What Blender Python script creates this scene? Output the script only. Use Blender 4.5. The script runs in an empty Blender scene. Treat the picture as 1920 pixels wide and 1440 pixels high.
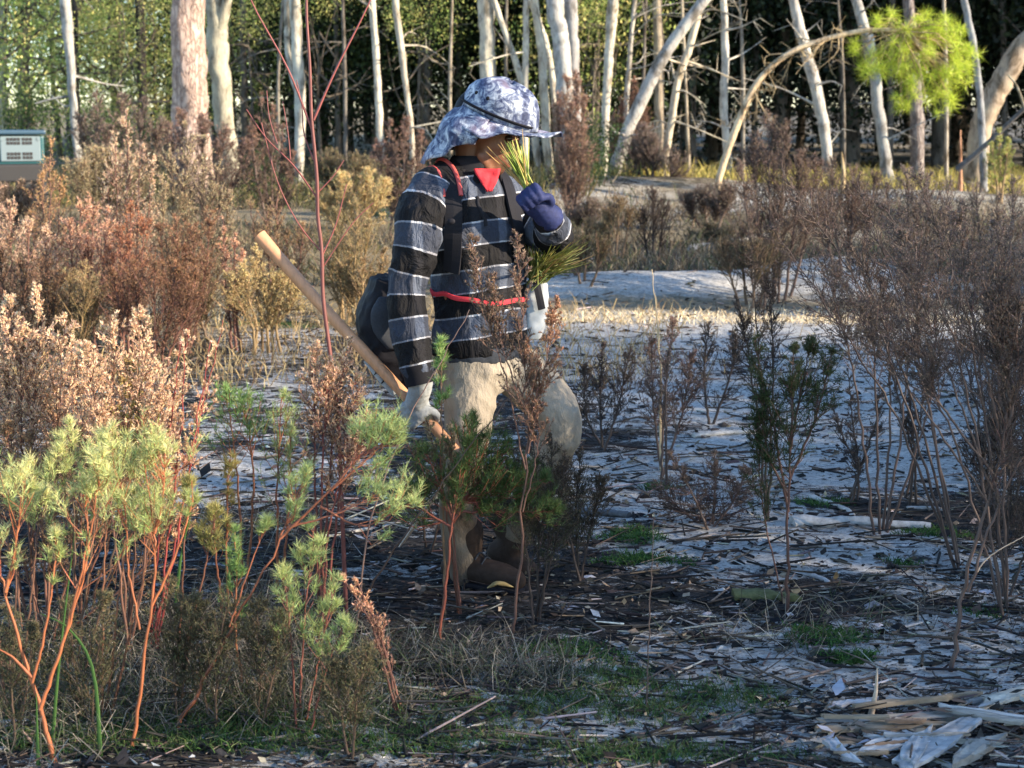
import bpy, math, random
import numpy as np
from mathutils import Vector, Matrix

# ------------------------------------------------------------------ camera, sky, sun, exposure
SC = bpy.context.scene
COL = SC.collection
FPX, HOR, CAMH = 2955.0, 230.0, 1.44           # focal length and horizon in pixels of the 1920x1440 picture
PITCH = math.atan((720 - HOR) / FPX)
cam_d = bpy.data.cameras.new('camera')
cam = bpy.data.objects.new('camera', cam_d)
COL.objects.link(cam)
cam.location = (0, 0, CAMH)
cam.rotation_euler = (math.pi / 2 - PITCH, 0, 0)
cam_d.sensor_width = 36.0
cam_d.lens = 36.0 * FPX / 1920.0
cam_d.clip_end = 600
cam_d.dof.use_dof = True
cam_d.dof.focus_distance = 4.9
cam_d.dof.aperture_fstop = 6.5
SC.camera = cam

SUN_AZ, SUN_EL = math.radians(108), math.radians(19)
world = bpy.data.worlds.new('World')
SC.world = world
world.use_nodes = True
wn = world.node_tree
bg = wn.nodes['Background']
sky = wn.nodes.new('ShaderNodeTexSky')
sky.sky_type = 'NISHITA'
sky.sun_disc = False
sky.sun_elevation = SUN_EL
sky.sun_rotation = SUN_AZ
sky.air_density = 1.0
sky.dust_density = 0.2
sky.ozone_density = 3.0
wn.links.new(sky.outputs[0], bg.inputs[0])
bg.inputs[1].default_value = 0.15
sun_d = bpy.data.lights.new('sun', 'SUN')
sun_d.energy = 4.4
sun_d.angle = math.radians(0.5)
sun_d.color = (1.0, 0.83, 0.62)
sun = bpy.data.objects.new('sun', sun_d)
COL.objects.link(sun)
SUNDIR = Vector((math.sin(SUN_AZ) * math.cos(SUN_EL), math.cos(SUN_AZ) * math.cos(SUN_EL), math.sin(SUN_EL)))
sun.rotation_euler = (-SUNDIR).to_track_quat('-Z', 'Y').to_euler()
sun.location = SUNDIR * 30
SC.view_settings.view_transform = 'Standard'
SC.view_settings.look = 'None'
SC.view_settings.gamma = 1.0
SC.view_settings.use_curve_mapping = False
SC.view_settings.exposure = 1.6
SC.render.engine = 'CYCLES'
SC.cycles.max_bounces = 4
SC.cycles.diffuse_bounces = 3
SC.cycles.glossy_bounces = 1
SC.cycles.transmission_bounces = 2
SC.cycles.transparent_max_bounces = 4

# ------------------------------------------------------------------ helpers
rng = np.random.default_rng(11)
A3 = lambda *v: np.array(v, dtype=float)


def nrm(v):
    v = np.asarray(v, float)
    return v / (np.linalg.norm(v, axis=-1, keepdims=True) + 1e-12)


_cp, _sp = math.cos(PITCH), math.sin(PITCH)


def at(px, py, y):
    """the point of the place seen at a pixel of the photograph, at world depth y"""
    cx, cy = (px - 960) / FPX, (720 - py) / FPX
    d = A3(cx, _cp + cy * _sp, -_sp + cy * _cp)
    t = y / d[1]
    return A3(0, 0, CAMH) + d * t


_wr = np.random.default_rng(5)
_W = [(_wr.normal(size=2) * 2 ** o, _wr.uniform(0, 6.28), 0.62 ** o) for o in range(7) for _ in range(6)]


def wav(x, y, f=1.0):
    s = 0
    for k, ph, a in _W:
        s = s + a * np.sin((k[0] * x + k[1] * y) * f + ph)
    return s / 6.0


MOUNDS = [(1.0, 13.2, .16, 1.3, .55), (2.9, 13.5, .26, .9, .6), (2.2, 24.0, .30, 2.6, 1.2), (0.6, 23.0, .22, 1.6, 1.0),
          (-2.3, 16.0, .12, 1.0, .8), (5.5, 22, .25, 2.5, 1.5), (-.8, 21.5, .2, 1.2, .8)]


def zg(x, y):
    x = np.asarray(x, float); y = np.asarray(y, float)
    z = .40 * np.clip((y - 12) / 16, 0, 1) + .30 * np.clip((y - 28) / 20, 0, 1) + .02 * np.clip(y - 48, 0, 200)
    for mx, my, a, rx, ry in MOUNDS:
        z = z + a * np.exp(-((x - mx) / rx) ** 2 - ((y - my) / ry) ** 2)
    z = z + .022 * wav(x, y, 1.1) + .007 * wav(x + 7, y, 6.0)
    return z


def zf(x, y):
    return float(zg(x, y))


def gp(px, py):
    """where the ray of a pixel meets the ground"""
    lo, hi = 1.5, 90.0
    for _ in range(48):
        m = .5 * (lo + hi)
        p = at(px, py, m)
        if p[2] > zf(p[0], p[1]):
            lo = m
        else:
            hi = m
    p = at(px, py, lo)
    p[2] = zf(p[0], p[1])
    return p


class MB:
    """collects geometry for ONE mesh"""
    def __init__(s):
        s.V, s.F, s.C, s.n = [], [], [], 0

    def add(s, V, F, C):
        V = np.asarray(V, float).reshape(-1, 3)
        F = np.asarray(F, np.int64)
        C = np.asarray(C, float)
        if C.ndim == 1:
            C = np.tile(C[:3], (len(V), 1))
        s.V.append(V); s.C.append(C[:, :3]); s.F.append(F + s.n); s.n += len(V)

    def mesh(s, name, origin=(0, 0, 0), smooth=True):
        me = bpy.data.meshes.new(name)
        if not s.V:
            return me
        V = np.concatenate(s.V) - np.asarray(origin, float)
        C = np.concatenate(s.C)
        loops = np.concatenate([f.ravel() for f in s.F]).astype(np.int32)
        tot = np.concatenate([np.full(len(f), f.shape[1]) for f in s.F]).astype(np.int32)
        st = np.concatenate([[0], np.cumsum(tot)[:-1]]).astype(np.int32)
        me.vertices.add(len(V)); me.loops.add(len(loops)); me.polygons.add(len(tot))
        me.vertices.foreach_set('co', V.astype(np.float32).ravel())
        me.loops.foreach_set('vertex_index', loops)
        me.polygons.foreach_set('loop_start', st)
        me.polygons.foreach_set('loop_total', tot)
        me.polygons.foreach_set('use_smooth', np.full(len(tot), smooth))
        a = me.attributes.new('col', 'FLOAT_COLOR', 'POINT')
        a.data.foreach_set('color', np.concatenate([C, np.ones((len(C), 1))], 1).astype(np.float32).ravel())
        me.update(calc_edges=True)
        me.validate()
        return me


def link(name, me, mat=None, parent=None, loc=None):
    o = bpy.data.objects.new(name, me)
    COL.objects.link(o)
    if me is not None and mat is not None and not me.materials:
        me.materials.append(mat)
    if parent is not None:
        o.parent = parent
    if loc is not None:
        o.location = loc
    return o


def build(mb, name, mat, parent=None, smooth=True, loc=None):
    """a mesh given in world coordinates; its origin goes to loc or to its parent's base"""
    org = np.zeros(3)
    if parent is not None:
        q = parent
        while q is not None:
            org = org + np.array(q.location); q = q.parent
    elif loc is not None:
        org = np.asarray(loc, float)
    return link(name, mb.mesh(name, org, smooth), mat, parent, loc if parent is None else None)


def thing(name, label, cat, loc, group=None):
    o = bpy.data.objects.new(name, None)
    COL.objects.link(o)
    o.empty_display_size = .1
    o.location = [float(c) for c in loc]
    return tag(o, label, cat, group)


def tag(o, label=None, cat=None, group=None, kind=None):
    if label: o['label'] = label
    if cat: o['category'] = cat
    if group: o['group'] = group
    if kind: o['kind'] = kind
    return o


def sticks(mb, P0, P1, r0, r1, col, k=3):
    P0 = np.asarray(P0, float).reshape(-1, 3); P1 = np.asarray(P1, float).reshape(-1, 3)
    n = len(P0)
    if n == 0:
        return
    r0 = np.broadcast_to(r0, (n,)); r1 = np.broadcast_to(r1, (n,))
    D = nrm(P1 - P0)
    ref = np.where(np.abs(D[:, 2:3]) < .9, A3(0, 0, 1), A3(1, 0, 0))
    A = nrm(np.cross(D, ref)); B = np.cross(D, A)
    an = np.arange(k) * 2 * np.pi / k
    off = A[:, None] * np.cos(an)[None, :, None] + B[:, None] * np.sin(an)[None, :, None]
    V = np.stack([P0[:, None] + off * r0[:, None, None], P1[:, None] + off * r1[:, None, None]], 1)
    b = (np.arange(n) * 2 * k)[:, None]
    j = np.arange(k)[None]; j2 = (j + 1) % k
    F = np.stack([b + j, b + j2, b + k + j2, b + k + j], -1).reshape(-1, 4)
    col = np.asarray(col, float)
    if col.ndim == 2:
        col = np.repeat(col, 2 * k, 0)
    mb.add(V, F, col)


def blades(mb, B, D, L, W, col, quad=False, S=None):
    """thin leaves: one triangle (or a diamond) each"""
    n = len(B)
    if n == 0:
        return
    D = nrm(D)
    L = np.broadcast_to(L, (n,))[:, None]; W = np.broadcast_to(W, (n,))[:, None]
    if S is None:
        S = nrm(np.cross(D, rng.normal(size=(n, 3))))
    col = np.asarray(col, float)
    if quad:
        V = np.stack([B, B + D * L * .45 + S * W / 2, B + D * L, B + D * L * .45 - S * W / 2], 1)
        F = np.arange(4 * n).reshape(n, 4)
        if col.ndim == 2: col = np.repeat(col, 4, 0)
    else:
        V = np.stack([B - S * W / 2, B + S * W / 2, B + D * L], 1)
        F = np.arange(3 * n).reshape(n, 3)
        if col.ndim == 2: col = np.repeat(col, 3, 0)
    mb.add(V, F, col)


def curve(pts, n):
    P = np.asarray(pts, float)
    if len(P) == 2:
        t = np.linspace(0, 1, n)[:, None]
        return P[0] * (1 - t) + P[1] * t
    Q = np.vstack([2 * P[0] - P[1], P, 2 * P[-1] - P[-2]])
    m = len(P) - 1
    u = np.linspace(0, m - 1e-9, n)
    i = u.astype(int); f = (u - i)[:, None]
    a, b, c, d = Q[i], Q[i + 1], Q[i + 2], Q[i + 3]
    return .5 * (2 * b + (c - a) * f + (2 * a - 5 * b + 4 * c - d) * f ** 2 + (3 * b - a - 3 * c + d) * f ** 3)


def frames(P):
    T = nrm(np.gradient(P, axis=0))
    A = np.zeros_like(P)
    r = A3(1, 0, 0) if abs(T[0, 0]) < .8 else A3(0, 1, 0)
    a = nrm(r - T[0] * (r @ T[0]))
    for i in range(len(P)):
        a = nrm(a - T[i] * (a @ T[i]))
        A[i] = a
    return T, A, np.cross(T, A)


def tube(mb, P, R, k=8, col=(.2, .2, .2), rough=0.0, cap=True, flat=1.0, seed=0):
    """a tapering tube along P; rough gives an uneven bark-like outline"""
    P = np.asarray(P, float); n = len(P)
    R = np.broadcast_to(R, (n,)).astype(float)
    T, A, B = frames(P)
    an = np.arange(k) * 2 * np.pi / k
    rad = np.ones((n, k))
    if rough:
        L = np.concatenate([[0], np.cumsum(np.linalg.norm(np.diff(P, axis=0), axis=1))])
        g = np.random.default_rng(seed)
        for _ in range(7):
            m = g.integers(1, 7); fz = g.uniform(.5, 9)
            rad += rough * g.uniform(.3, 1) * np.sin(m * an[None] + fz * L[:, None] + g.uniform(0, 6.28)) / 2.2
        rad += rough * .5 * g.normal(size=(n, k))
    V = P[:, None] + (A[:, None] * np.cos(an)[None, :, None] + B[:, None] * np.sin(an)[None, :, None] * flat) * (R[:, None] * rad)[:, :, None]
    i = np.arange(n - 1)[:, None] * k; j = np.arange(k)[None]; j2 = (j + 1) % k
    F = np.stack([i + j, i + j2, i + k + j2, i + k + j], -1).reshape(-1, 4)
    V = V.reshape(-1, 3)
    col = np.asarray(col, float)
    if col.ndim == 2:
        col = np.repeat(col, k, 0)
    mb.add(V, F, col)
    if cap:
        for s, c in ((0, P[0]), (n - 1, P[-1])):
            idx = np.arange(k) + s * k
            cc = col if col.ndim == 1 else col[idx[0]]
            ring = V[idx] if s else V[idx][::-1]
            jj = np.arange(k)
            mb.add(np.vstack([ring, c[None]]), np.stack([jj, (jj + 1) % k, np.full(k, k)], -1), cc)


def jit(c, n, amt=.18, hue=.06):
    c = np.asarray(c, float)
    v = np.clip(1 + amt * rng.normal(size=(n, 1)), .35, 1.9)
    return np.clip(c * v * (1 + hue * rng.normal(size=(n, 3))), .003, .95)


# ------------------------------------------------------------------ materials
def mk(name):
    m = bpy.data.materials.new(name)
    m.use_nodes = True
    nt = m.node_tree
    return m, nt, nt.nodes['Principled BSDF'], nt.nodes['Material Output']


def N(nt, t, **kw):
    n = nt.nodes.new(t)
    for k, v in kw.items():
        if k.startswith('_'):
            setattr(n, k[1:], v)
        else:
            key = k.replace('__', ' ')
            if isinstance(v, bpy.types.NodeSocket):
                nt.links.new(v, n.inputs[key])
            else:
                n.inputs[key].default_value = v
    return n


def noise(nt, scale, detail=4, rough=.6, vec=None, dist=0.0):
    n = N(nt, 'ShaderNodeTexNoise', Scale=scale, Detail=detail, Roughness=rough, Distortion=dist)
    if vec is not None:
        nt.links.new(vec, n.inputs['Vector'])
    return n.outputs['Fac']


def ramp(nt, fac, stops, interp='LINEAR'):
    r = nt.nodes.new('ShaderNodeValToRGB')
    r.color_ramp.interpolation = interp
    el = r.color_ramp.elements
    while len(el) < len(stops):
        el.new(.5)
    for e, (p, c) in zip(el, stops):
        e.position = p
        e.color = (*c, 1) if len(c) == 3 else c
    nt.links.new(fac, r.inputs[0])
    return r.outputs[0]


def mixc(nt, fac, a, b, mode='MIX'):
    m = nt.nodes.new('ShaderNodeMix')
    m.data_type = 'RGBA'; m.blend_type = mode
    for s, v in ((m.inputs[0], fac), (m.inputs[6], a), (m.inputs[7], b)):
        if isinstance(v, bpy.types.NodeSocket):
            nt.links.new(v, s)
        else:
            s.default_value = v if not isinstance(v, tuple) else (*v, 1)[:4]
    return m.outputs[2]


def math_(nt, op, a, b=None, clamp=False):
    m = nt.nodes.new('ShaderNodeMath'); m.operation = op; m.use_clamp = clamp
    for s, v in ((m.inputs[0], a), (m.inputs[1], b)):
        if v is None: continue
        if isinstance(v, bpy.types.NodeSocket): nt.links.new(v, s)
        else: s.default_value = v
    return m.outputs[0]


def attr(nt, name):
    a = nt.nodes.new('ShaderNodeAttribute'); a.attribute_name = name
    return a


def bump(nt, b, h, strength=.4, dist=.01):
    n = N(nt, 'ShaderNodeBump', Strength=strength, Distance=dist, Height=h)
    nt.links.new(n.outputs[0], b.inputs['Normal'])


def objco(nt):
    return nt.nodes.new('ShaderNodeTexCoord').outputs['Object']


def mapped(nt, vec, scale):
    m = N(nt, 'ShaderNodeMapping', Scale=scale)
    nt.links.new(vec, m.inputs['Vector'])
    return m.outputs[0]


def leaf_mat(name, trans=.3, rough=.65, spec=.25):
    m, nt, b, out = mk(name)
    a = attr(nt, 'col').outputs['Color']
    nt.links.new(a, b.inputs['Base Color'])
    b.inputs['Roughness'].default_value = rough
    b.inputs['Specular IOR Level'].default_value = spec
    t = N(nt, 'ShaderNodeBsdfTranslucent', Color=a)
    mx = N(nt, 'ShaderNodeMixShader', Fac=trans)
    nt.links.new(b.outputs[0], mx.inputs[1]); nt.links.new(t.outputs[0], mx.inputs[2])
    nt.links.new(mx.outputs[0], out.inputs[0])
    return m


def col_mat(name, rough=.8, nscale=40, namt=.35, bstr=.3, bdist=.004, spec=.3, stretch=(1, 1, 1)):
    """colour from the mesh, broken up with noise and fine relief"""
    m, nt, b, out = mk(name)
    a = attr(nt, 'col').outputs['Color']
    v = mapped(nt, objco(nt), stretch)
    f = noise(nt, nscale, 5, .65, v)
    k = ramp(nt, f, [(.25, (1 - namt,) * 3), (.75, (1 + namt,) * 3)])
    c = mixc(nt, 1.0, a, k, 'MULTIPLY')
    nt.links.new(c, b.inputs['Base Color'])
    b.inputs['Roughness'].default_value = rough
    b.inputs['Specular IOR Level'].default_value = spec
    bump(nt, b, f, bstr, bdist)
    return m


M_LEAF = leaf_mat('thin_leaf', .35)
M_DRY = leaf_mat('dry_seed_plume', .3, .8, .15)
M_NEEDLE = leaf_mat('pine_needle', .3, .45, .35)
M_DARKLEAF = leaf_mat('evergreen_leaf', .15, .5, .3)
M_STEM = col_mat('weed_stem', .55, 60, .25, .2, .001, .4, (1, 1, .3))
M_TWIG = col_mat('litter_wood', .85, 50, .45, .4, .003, .2)
M_SLAB = col_mat('weathered_wood', .85, 22, .5, .7, .005, .2, (.35, 1.6, 1.6))


def bark_mat(name, kind):
    m, nt, b, out = mk(name)
    a = attr(nt, 'col').outputs['Color']
    co = objco(nt)
    if kind == 'pine':
        v = mapped(nt, co, (1, 1, .26))
        vo = N(nt, 'ShaderNodeTexVoronoi', Scale=13.0, _feature='DISTANCE_TO_EDGE')
        wob = N(nt, 'ShaderNodeTexNoise', Scale=6.0, Detail=3.0)
        nt.links.new(v, wob.inputs['Vector'])
        vv = mixc(nt, .45, v, wob.outputs['Color'])
        nt.links.new(vv, vo.inputs['Vector'])
        pl = ramp(nt, vo.outputs['Distance'], [(.0, (.58, .52, .50)), (.14, (.86, .82, .80)), (.5, (1.1, 1.05, 1.0))])
        n2 = noise(nt, 22, 6, .7, v)
        pk = ramp(nt, n2, [(.3, (.48, .42, .42)), (.5, (.95, .95, .95)), (.75, (1.3, 1.25, 1.2))])
        c = mixc(nt, 1, mixc(nt, 1, a, pl, 'MULTIPLY'), pk, 'MULTIPLY')
        h = math_(nt, 'ADD', math_(nt, 'MULTIPLY', n2, .35), math_(nt, 'MINIMUM', math_(nt, 'MULTIPLY', vo.outputs['Distance'], 4.0), .6))
        bump(nt, b, h, .9, .03)
    else:
        v = mapped(nt, co, (1, 1, .5))
        n1 = noise(nt, 5, 5, .65, v, .6)
        n2 = noise(nt, 34, 5, .7, mapped(nt, co, (1, 1, .25)))
        lich = ramp(nt, n1, [(.36, (.38, .35, .31)), (.5, (.92, .92, .92)), (.66, (1.25, 1.28, 1.22))])
        fine = ramp(nt, n2, [(.28, (.5, .48, .46)), (.5, (1, 1, 1)), (.8, (1.15, 1.15, 1.15))])
        c = mixc(nt, 1, mixc(nt, 1, a, lich, 'MULTIPLY'), fine, 'MULTIPLY')
        bump(nt, b, n2, .7, .012)
    nt.links.new(c, b.inputs['Base Color'])
    b.inputs['Roughness'].default_value = .9
    b.inputs['Specular IOR Level'].default_value = .15
    return m


M_PINE = bark_mat('pine_bark', 'pine')
M_OAK = bark_mat('pale_bark', 'oak')

# ------------------------------------------------------------------ ground
def sm(a, b, x):
    t = np.clip((x - a) / (b - a), 0, 1)
    return t * t * (3 - 2 * t)


def ground():
    nu, nv = 460, 520
    u = np.linspace(-1, 1, nu); v = np.linspace(0, 1, nv)
    xs = np.sinh(u * 4.6) / np.sinh(4.6) * 90
    k = 4.4
    y1 = np.sinh((v - .12) / .88 * k) / np.sinh(k) * 160 + 3.0
    X, Y = np.meshgrid(xs * 1.0, y1)
    X = X * (0.55 + .45 * np.clip(Y / 12, .4, 3) / 3 + .2)
    Z = zg(X, Y)
    near = np.exp(-np.clip(Y - 4, 0, 99) / 6) * np.exp(-np.abs(X) / 6)
    Z = Z + near * (.011 * wav(X * 1.1, Y, 19) + .007 * wav(X, Y, 45))
    P = np.stack([X, Y, Z], -1).reshape(-1, 3)
    i = np.arange(nv - 1)[:, None] * nu; j = np.arange(nu - 1)[None]
    F = np.stack([i + j, i + j + 1, i + nu + j + 1, i + nu + j], -1).reshape(-1, 4)
    # what lies where: pale ash sand, green moss and grass, tan straw
    ash = .36 + .14 * sm(-.8, .4, X) * sm(14.5, 11.5, Y) + .25 * wav(X + 3, Y * .8, 1.6)
    ash = ash - .12 * sm(-.3, -1.1, X) * sm(5.2, 4.4, Y)
    for px, py, a, rx, ry in [(1560, 850, .6, .55, .5), (1800, 730, .85, .75, 1.0), (1330, 1030, .45, .35, .3), (1300, 1250, .5, .35, .16), (1660, 1270, .45, .3, .16),
                              (1420, 980, .4, .3, .3), (420, 900, .6, .35, .4), (1240, 740, .5, .35, .7), (1130, 870, .2, .4, .3), (760, 1060, .35, .2, .15),
                              (560, 660, .3, .5, .9), (1100, 1330, .4, .3, .12), (1500, 550, .5, 1.0, .8), (1200, 560, .35, 1.0, .7), (1650, 600, .5, .8, .7),
                              (1320, 640, .3, .9, .7), (1700, 1180, .3, .35, .2), (1350, 385, .5, 2.5, .8), (1150, 385, .5, 1.5, .7), (700, 400, .5, 1.2, 1.2), (1880, 830, .4, .3, .4), (1560, 1010, .3, .4, .3), (640, 400, .35, 1., 1.)]:
        g = gp(px, py)
        ash = ash + a * np.exp(-((X - g[0]) / rx) ** 2 - ((Y - g[1]) / ry) ** 2)
    for px, py, a, rx, ry in [(1850, 980, .7, .45, .35), (1080, 980, .2, .25, .3), (1500, 1130, .3, .4, .12), (1600, 950, .25, .35, .12), (700, 640, .5, .25, 1.), (1200, 830, .15, .3, .3)]:
        g = gp(px, py)
        ash = ash - a * np.exp(-((X - g[0]) / rx) ** 2 - ((Y - g[1]) / ry) ** 2)
    grn = .22 * sm(-.1, -1.0, X) * sm(4.6, 3.6, Y) + .2 * wav(X, Y + 5, 2.2)
    for px, py, a, rx, ry in [(1190, 1010, .8, .14, .16), (1550, 1200, .7, .12, .1), (1050, 1240, .4, .22, .14), (1280, 1310, .4, .3, .1), (800, 1400, .4, .5, .1), (520, 1340, .35, .4, .1), (480, 605, .7, .35, .3)]:
        g = gp(px, py)
        grn = grn + a * np.exp(-((X - g[0]) / rx) ** 2 - ((Y - g[1]) / ry) ** 2)
    tan = (sm(10.6, 11.6, Y + .5 * wav(X, Y, .8)) - .45 * sm(14, 18, Y) - .25 * wav(X, Y, .9) * sm(13, 15, Y)) * (1 - .75 * sm(12.2, 13.0, Y) * sm(17, 14, Y) * sm(-1.2, .2, X)) + .5 * sm(-1.2, -2.2, X) * sm(6.5, 8, Y)
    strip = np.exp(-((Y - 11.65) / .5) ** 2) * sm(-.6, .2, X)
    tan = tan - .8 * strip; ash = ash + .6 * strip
    C = np.stack([np.clip(ash, 0, 1), np.clip(grn, 0, 1), np.clip(tan, 0, 1)], -1).reshape(-1, 3)
    mb = MB(); mb.add(P, F, C)
    m, nt, b, out = mk('burnt_sandy_ground')
    co = objco(nt)
    sep = N(nt, 'ShaderNodeSeparateColor'); nt.links.new(attr(nt, 'col').outputs['Color'], sep.inputs[0])
    n0 = noise(nt, .7, 6, .7, mapped(nt, co, (.7, 1.2, 1)), .4)
    n1 = math_(nt, 'ADD', math_(nt, 'MULTIPLY', noise(nt, 7, 8, .78, mapped(nt, co, (.7, 1.5, 1)), .7), .75), math_(nt, 'MULTIPLY', n0, .25))
    n2 = noise(nt, 38, 7, .75, mapped(nt, co, (.75, 1.3, 1)), .4)
    n3 = noise(nt, 160, 4, .7, co)
    dirt = ramp(nt, n2, [(.25, (.008, .008, .008)), (.45, (.028, .026, .025)), (.6, (.085, .078, .074)), (.8, (.24, .23, .22))])
    ashc = ramp(nt, n2, [(.25, (.13, .13, .135)), (.40, (.42, .415, .40)), (.56, (.68, .67, .64)), (.8, (.80, .79, .75))])
    n4 = noise(nt, 75, 4, .75, mapped(nt, co, (.55, 1.6, 1)), .5)
    ashc = mixc(nt, ramp(nt, n4, [(.37, (1, 1, 1)), (.46, (0, 0, 0))]), ashc, (.055, .053, .053))
    f = math_(nt, 'ADD', sep.outputs[0], math_(nt, 'MULTIPLY', math_(nt, 'SUBTRACT', n1, .5), 2.9))
    f = math_(nt, 'ADD', f, math_(nt, 'MULTIPLY', math_(nt, 'SUBTRACT', n3, .5), .5))
    fa = ramp(nt, f, [(.43, (0, 0, 0)), (.545, (1, 1, 1))])
    c = mixc(nt, fa, dirt, ashc)
    grc = ramp(nt, n2, [(.3, (.012, .028, .008)), (.6, (.045, .095, .024)), (.85, (.12, .16, .06))])
    fg = ramp(nt, math_(nt, 'ADD', sep.outputs[1], math_(nt, 'MULTIPLY', math_(nt, 'SUBTRACT', n2, .5), 1.4)), [(.45, (0, 0, 0)), (.7, (.85, .85, .85))])
    c = mixc(nt, fg, c, grc)
    tnc = ramp(nt, n2, [(.25, (.06, .048, .03)), (.5, (.24, .195, .12)), (.8, (.40, .35, .25))])
    ft = ramp(nt, math_(nt, 'ADD', sep.outputs[2], math_(nt, 'MULTIPLY', math_(nt, 'SUBTRACT', n1, .5), 1.6)), [(.4, (0, 0, 0)), (.75, (.9, .9, .9))])
    c = mixc(nt, ft, c, tnc)
    nt.links.new(c, b.inputs['Base Color'])
    b.inputs['Roughness'].default_value = .95
    b.inputs['Specular IOR Level'].default_value = .1
    h = math_(nt, 'ADD', n2, math_(nt, 'MULTIPLY', n3, .4))
    bump(nt, b, h, .9, .03)
    o = build(mb, 'ground', m)
    o['kind'] = 'structure'


ground()


# ------------------------------------------------------------------ trees
def leaf_cloud(seed, n_cl, n_lf, size, leaf, cols, shape='oval', droop=0.0, wide=.55):
    """a crown of leaf clumps spread through a unit volume (z 0..1, radius about .5)"""
    g = np.random.default_rng(seed)
    P = g.normal(size=(n_cl * 3, 3)); P = nrm(P) * (g.uniform(.15, 1, (n_cl * 3, 1)) ** .55)
    P = P[:n_cl] * A3(.5, .5, .5) + A3(0, 0, .5)
    lump = 1 + .28 * np.sin(P[:, 0:1] * 9 + seed) + .22 * np.sin(P[:, 2:3] * 11 + P[:, 1:2] * 7 + seed * 2)
    P[:, :2] *= lump
    if shape == 'cone':
        P[:, :2] *= (1.25 - 1.05 * P[:, 2:3])
    P = P * np.asarray(size)
    B = np.repeat(P, n_lf, 0) + g.normal(size=(n_cl * n_lf, 3)) * wide * .16 * np.asarray(size).mean() * np.repeat(g.uniform(.5, 1.3, (n_cl, 1)), n_lf, 0)
    D = g.normal(size=B.shape) + A3(0, 0, -droop)
    cid = np.repeat(g.integers(0, len(cols), n_cl), n_lf)
    C = np.asarray(cols)[cid] * np.clip(1 + .25 * g.normal(size=(len(B), 1)), .4, 1.8)
    mb = MB()
    blades(mb, B, D, leaf * g.uniform(.6, 1.3, len(B)), leaf * .55 * g.uniform(.6, 1.2, len(B)), C, quad=True)
    return mb, P


def limbs(mb, path, tips, r, col, seed=0):
    g = np.random.default_rng(seed)
    for t in tips:
        i = min(int(len(path) * g.uniform(.45, .95)), len(path) - 1)
        a = path[i]
        m = (a + t) / 2 + g.normal(size=3) * .12 * np.linalg.norm(t - a)
        Q = curve([a, m, t], 6)
        tube(mb, Q, np.linspace(r * .45, r * .08, 6), 5, col, .05, seed=seed)


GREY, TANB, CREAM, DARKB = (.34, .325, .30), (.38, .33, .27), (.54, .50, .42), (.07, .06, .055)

CROWNS = {}


def crown_mesh(kind):
    if kind not in CROWNS:
        if kind == 'open':
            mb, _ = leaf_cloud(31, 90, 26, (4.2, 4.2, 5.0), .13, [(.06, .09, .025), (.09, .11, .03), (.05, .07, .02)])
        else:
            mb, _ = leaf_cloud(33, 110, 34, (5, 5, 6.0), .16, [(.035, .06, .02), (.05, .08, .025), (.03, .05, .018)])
        me = mb.mesh('crown', smooth=False); me.materials.append(M_DARKLEAF if kind != 'open' else M_LEAF)
        CROWNS[kind] = me
    return CROWNS[kind]


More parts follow.
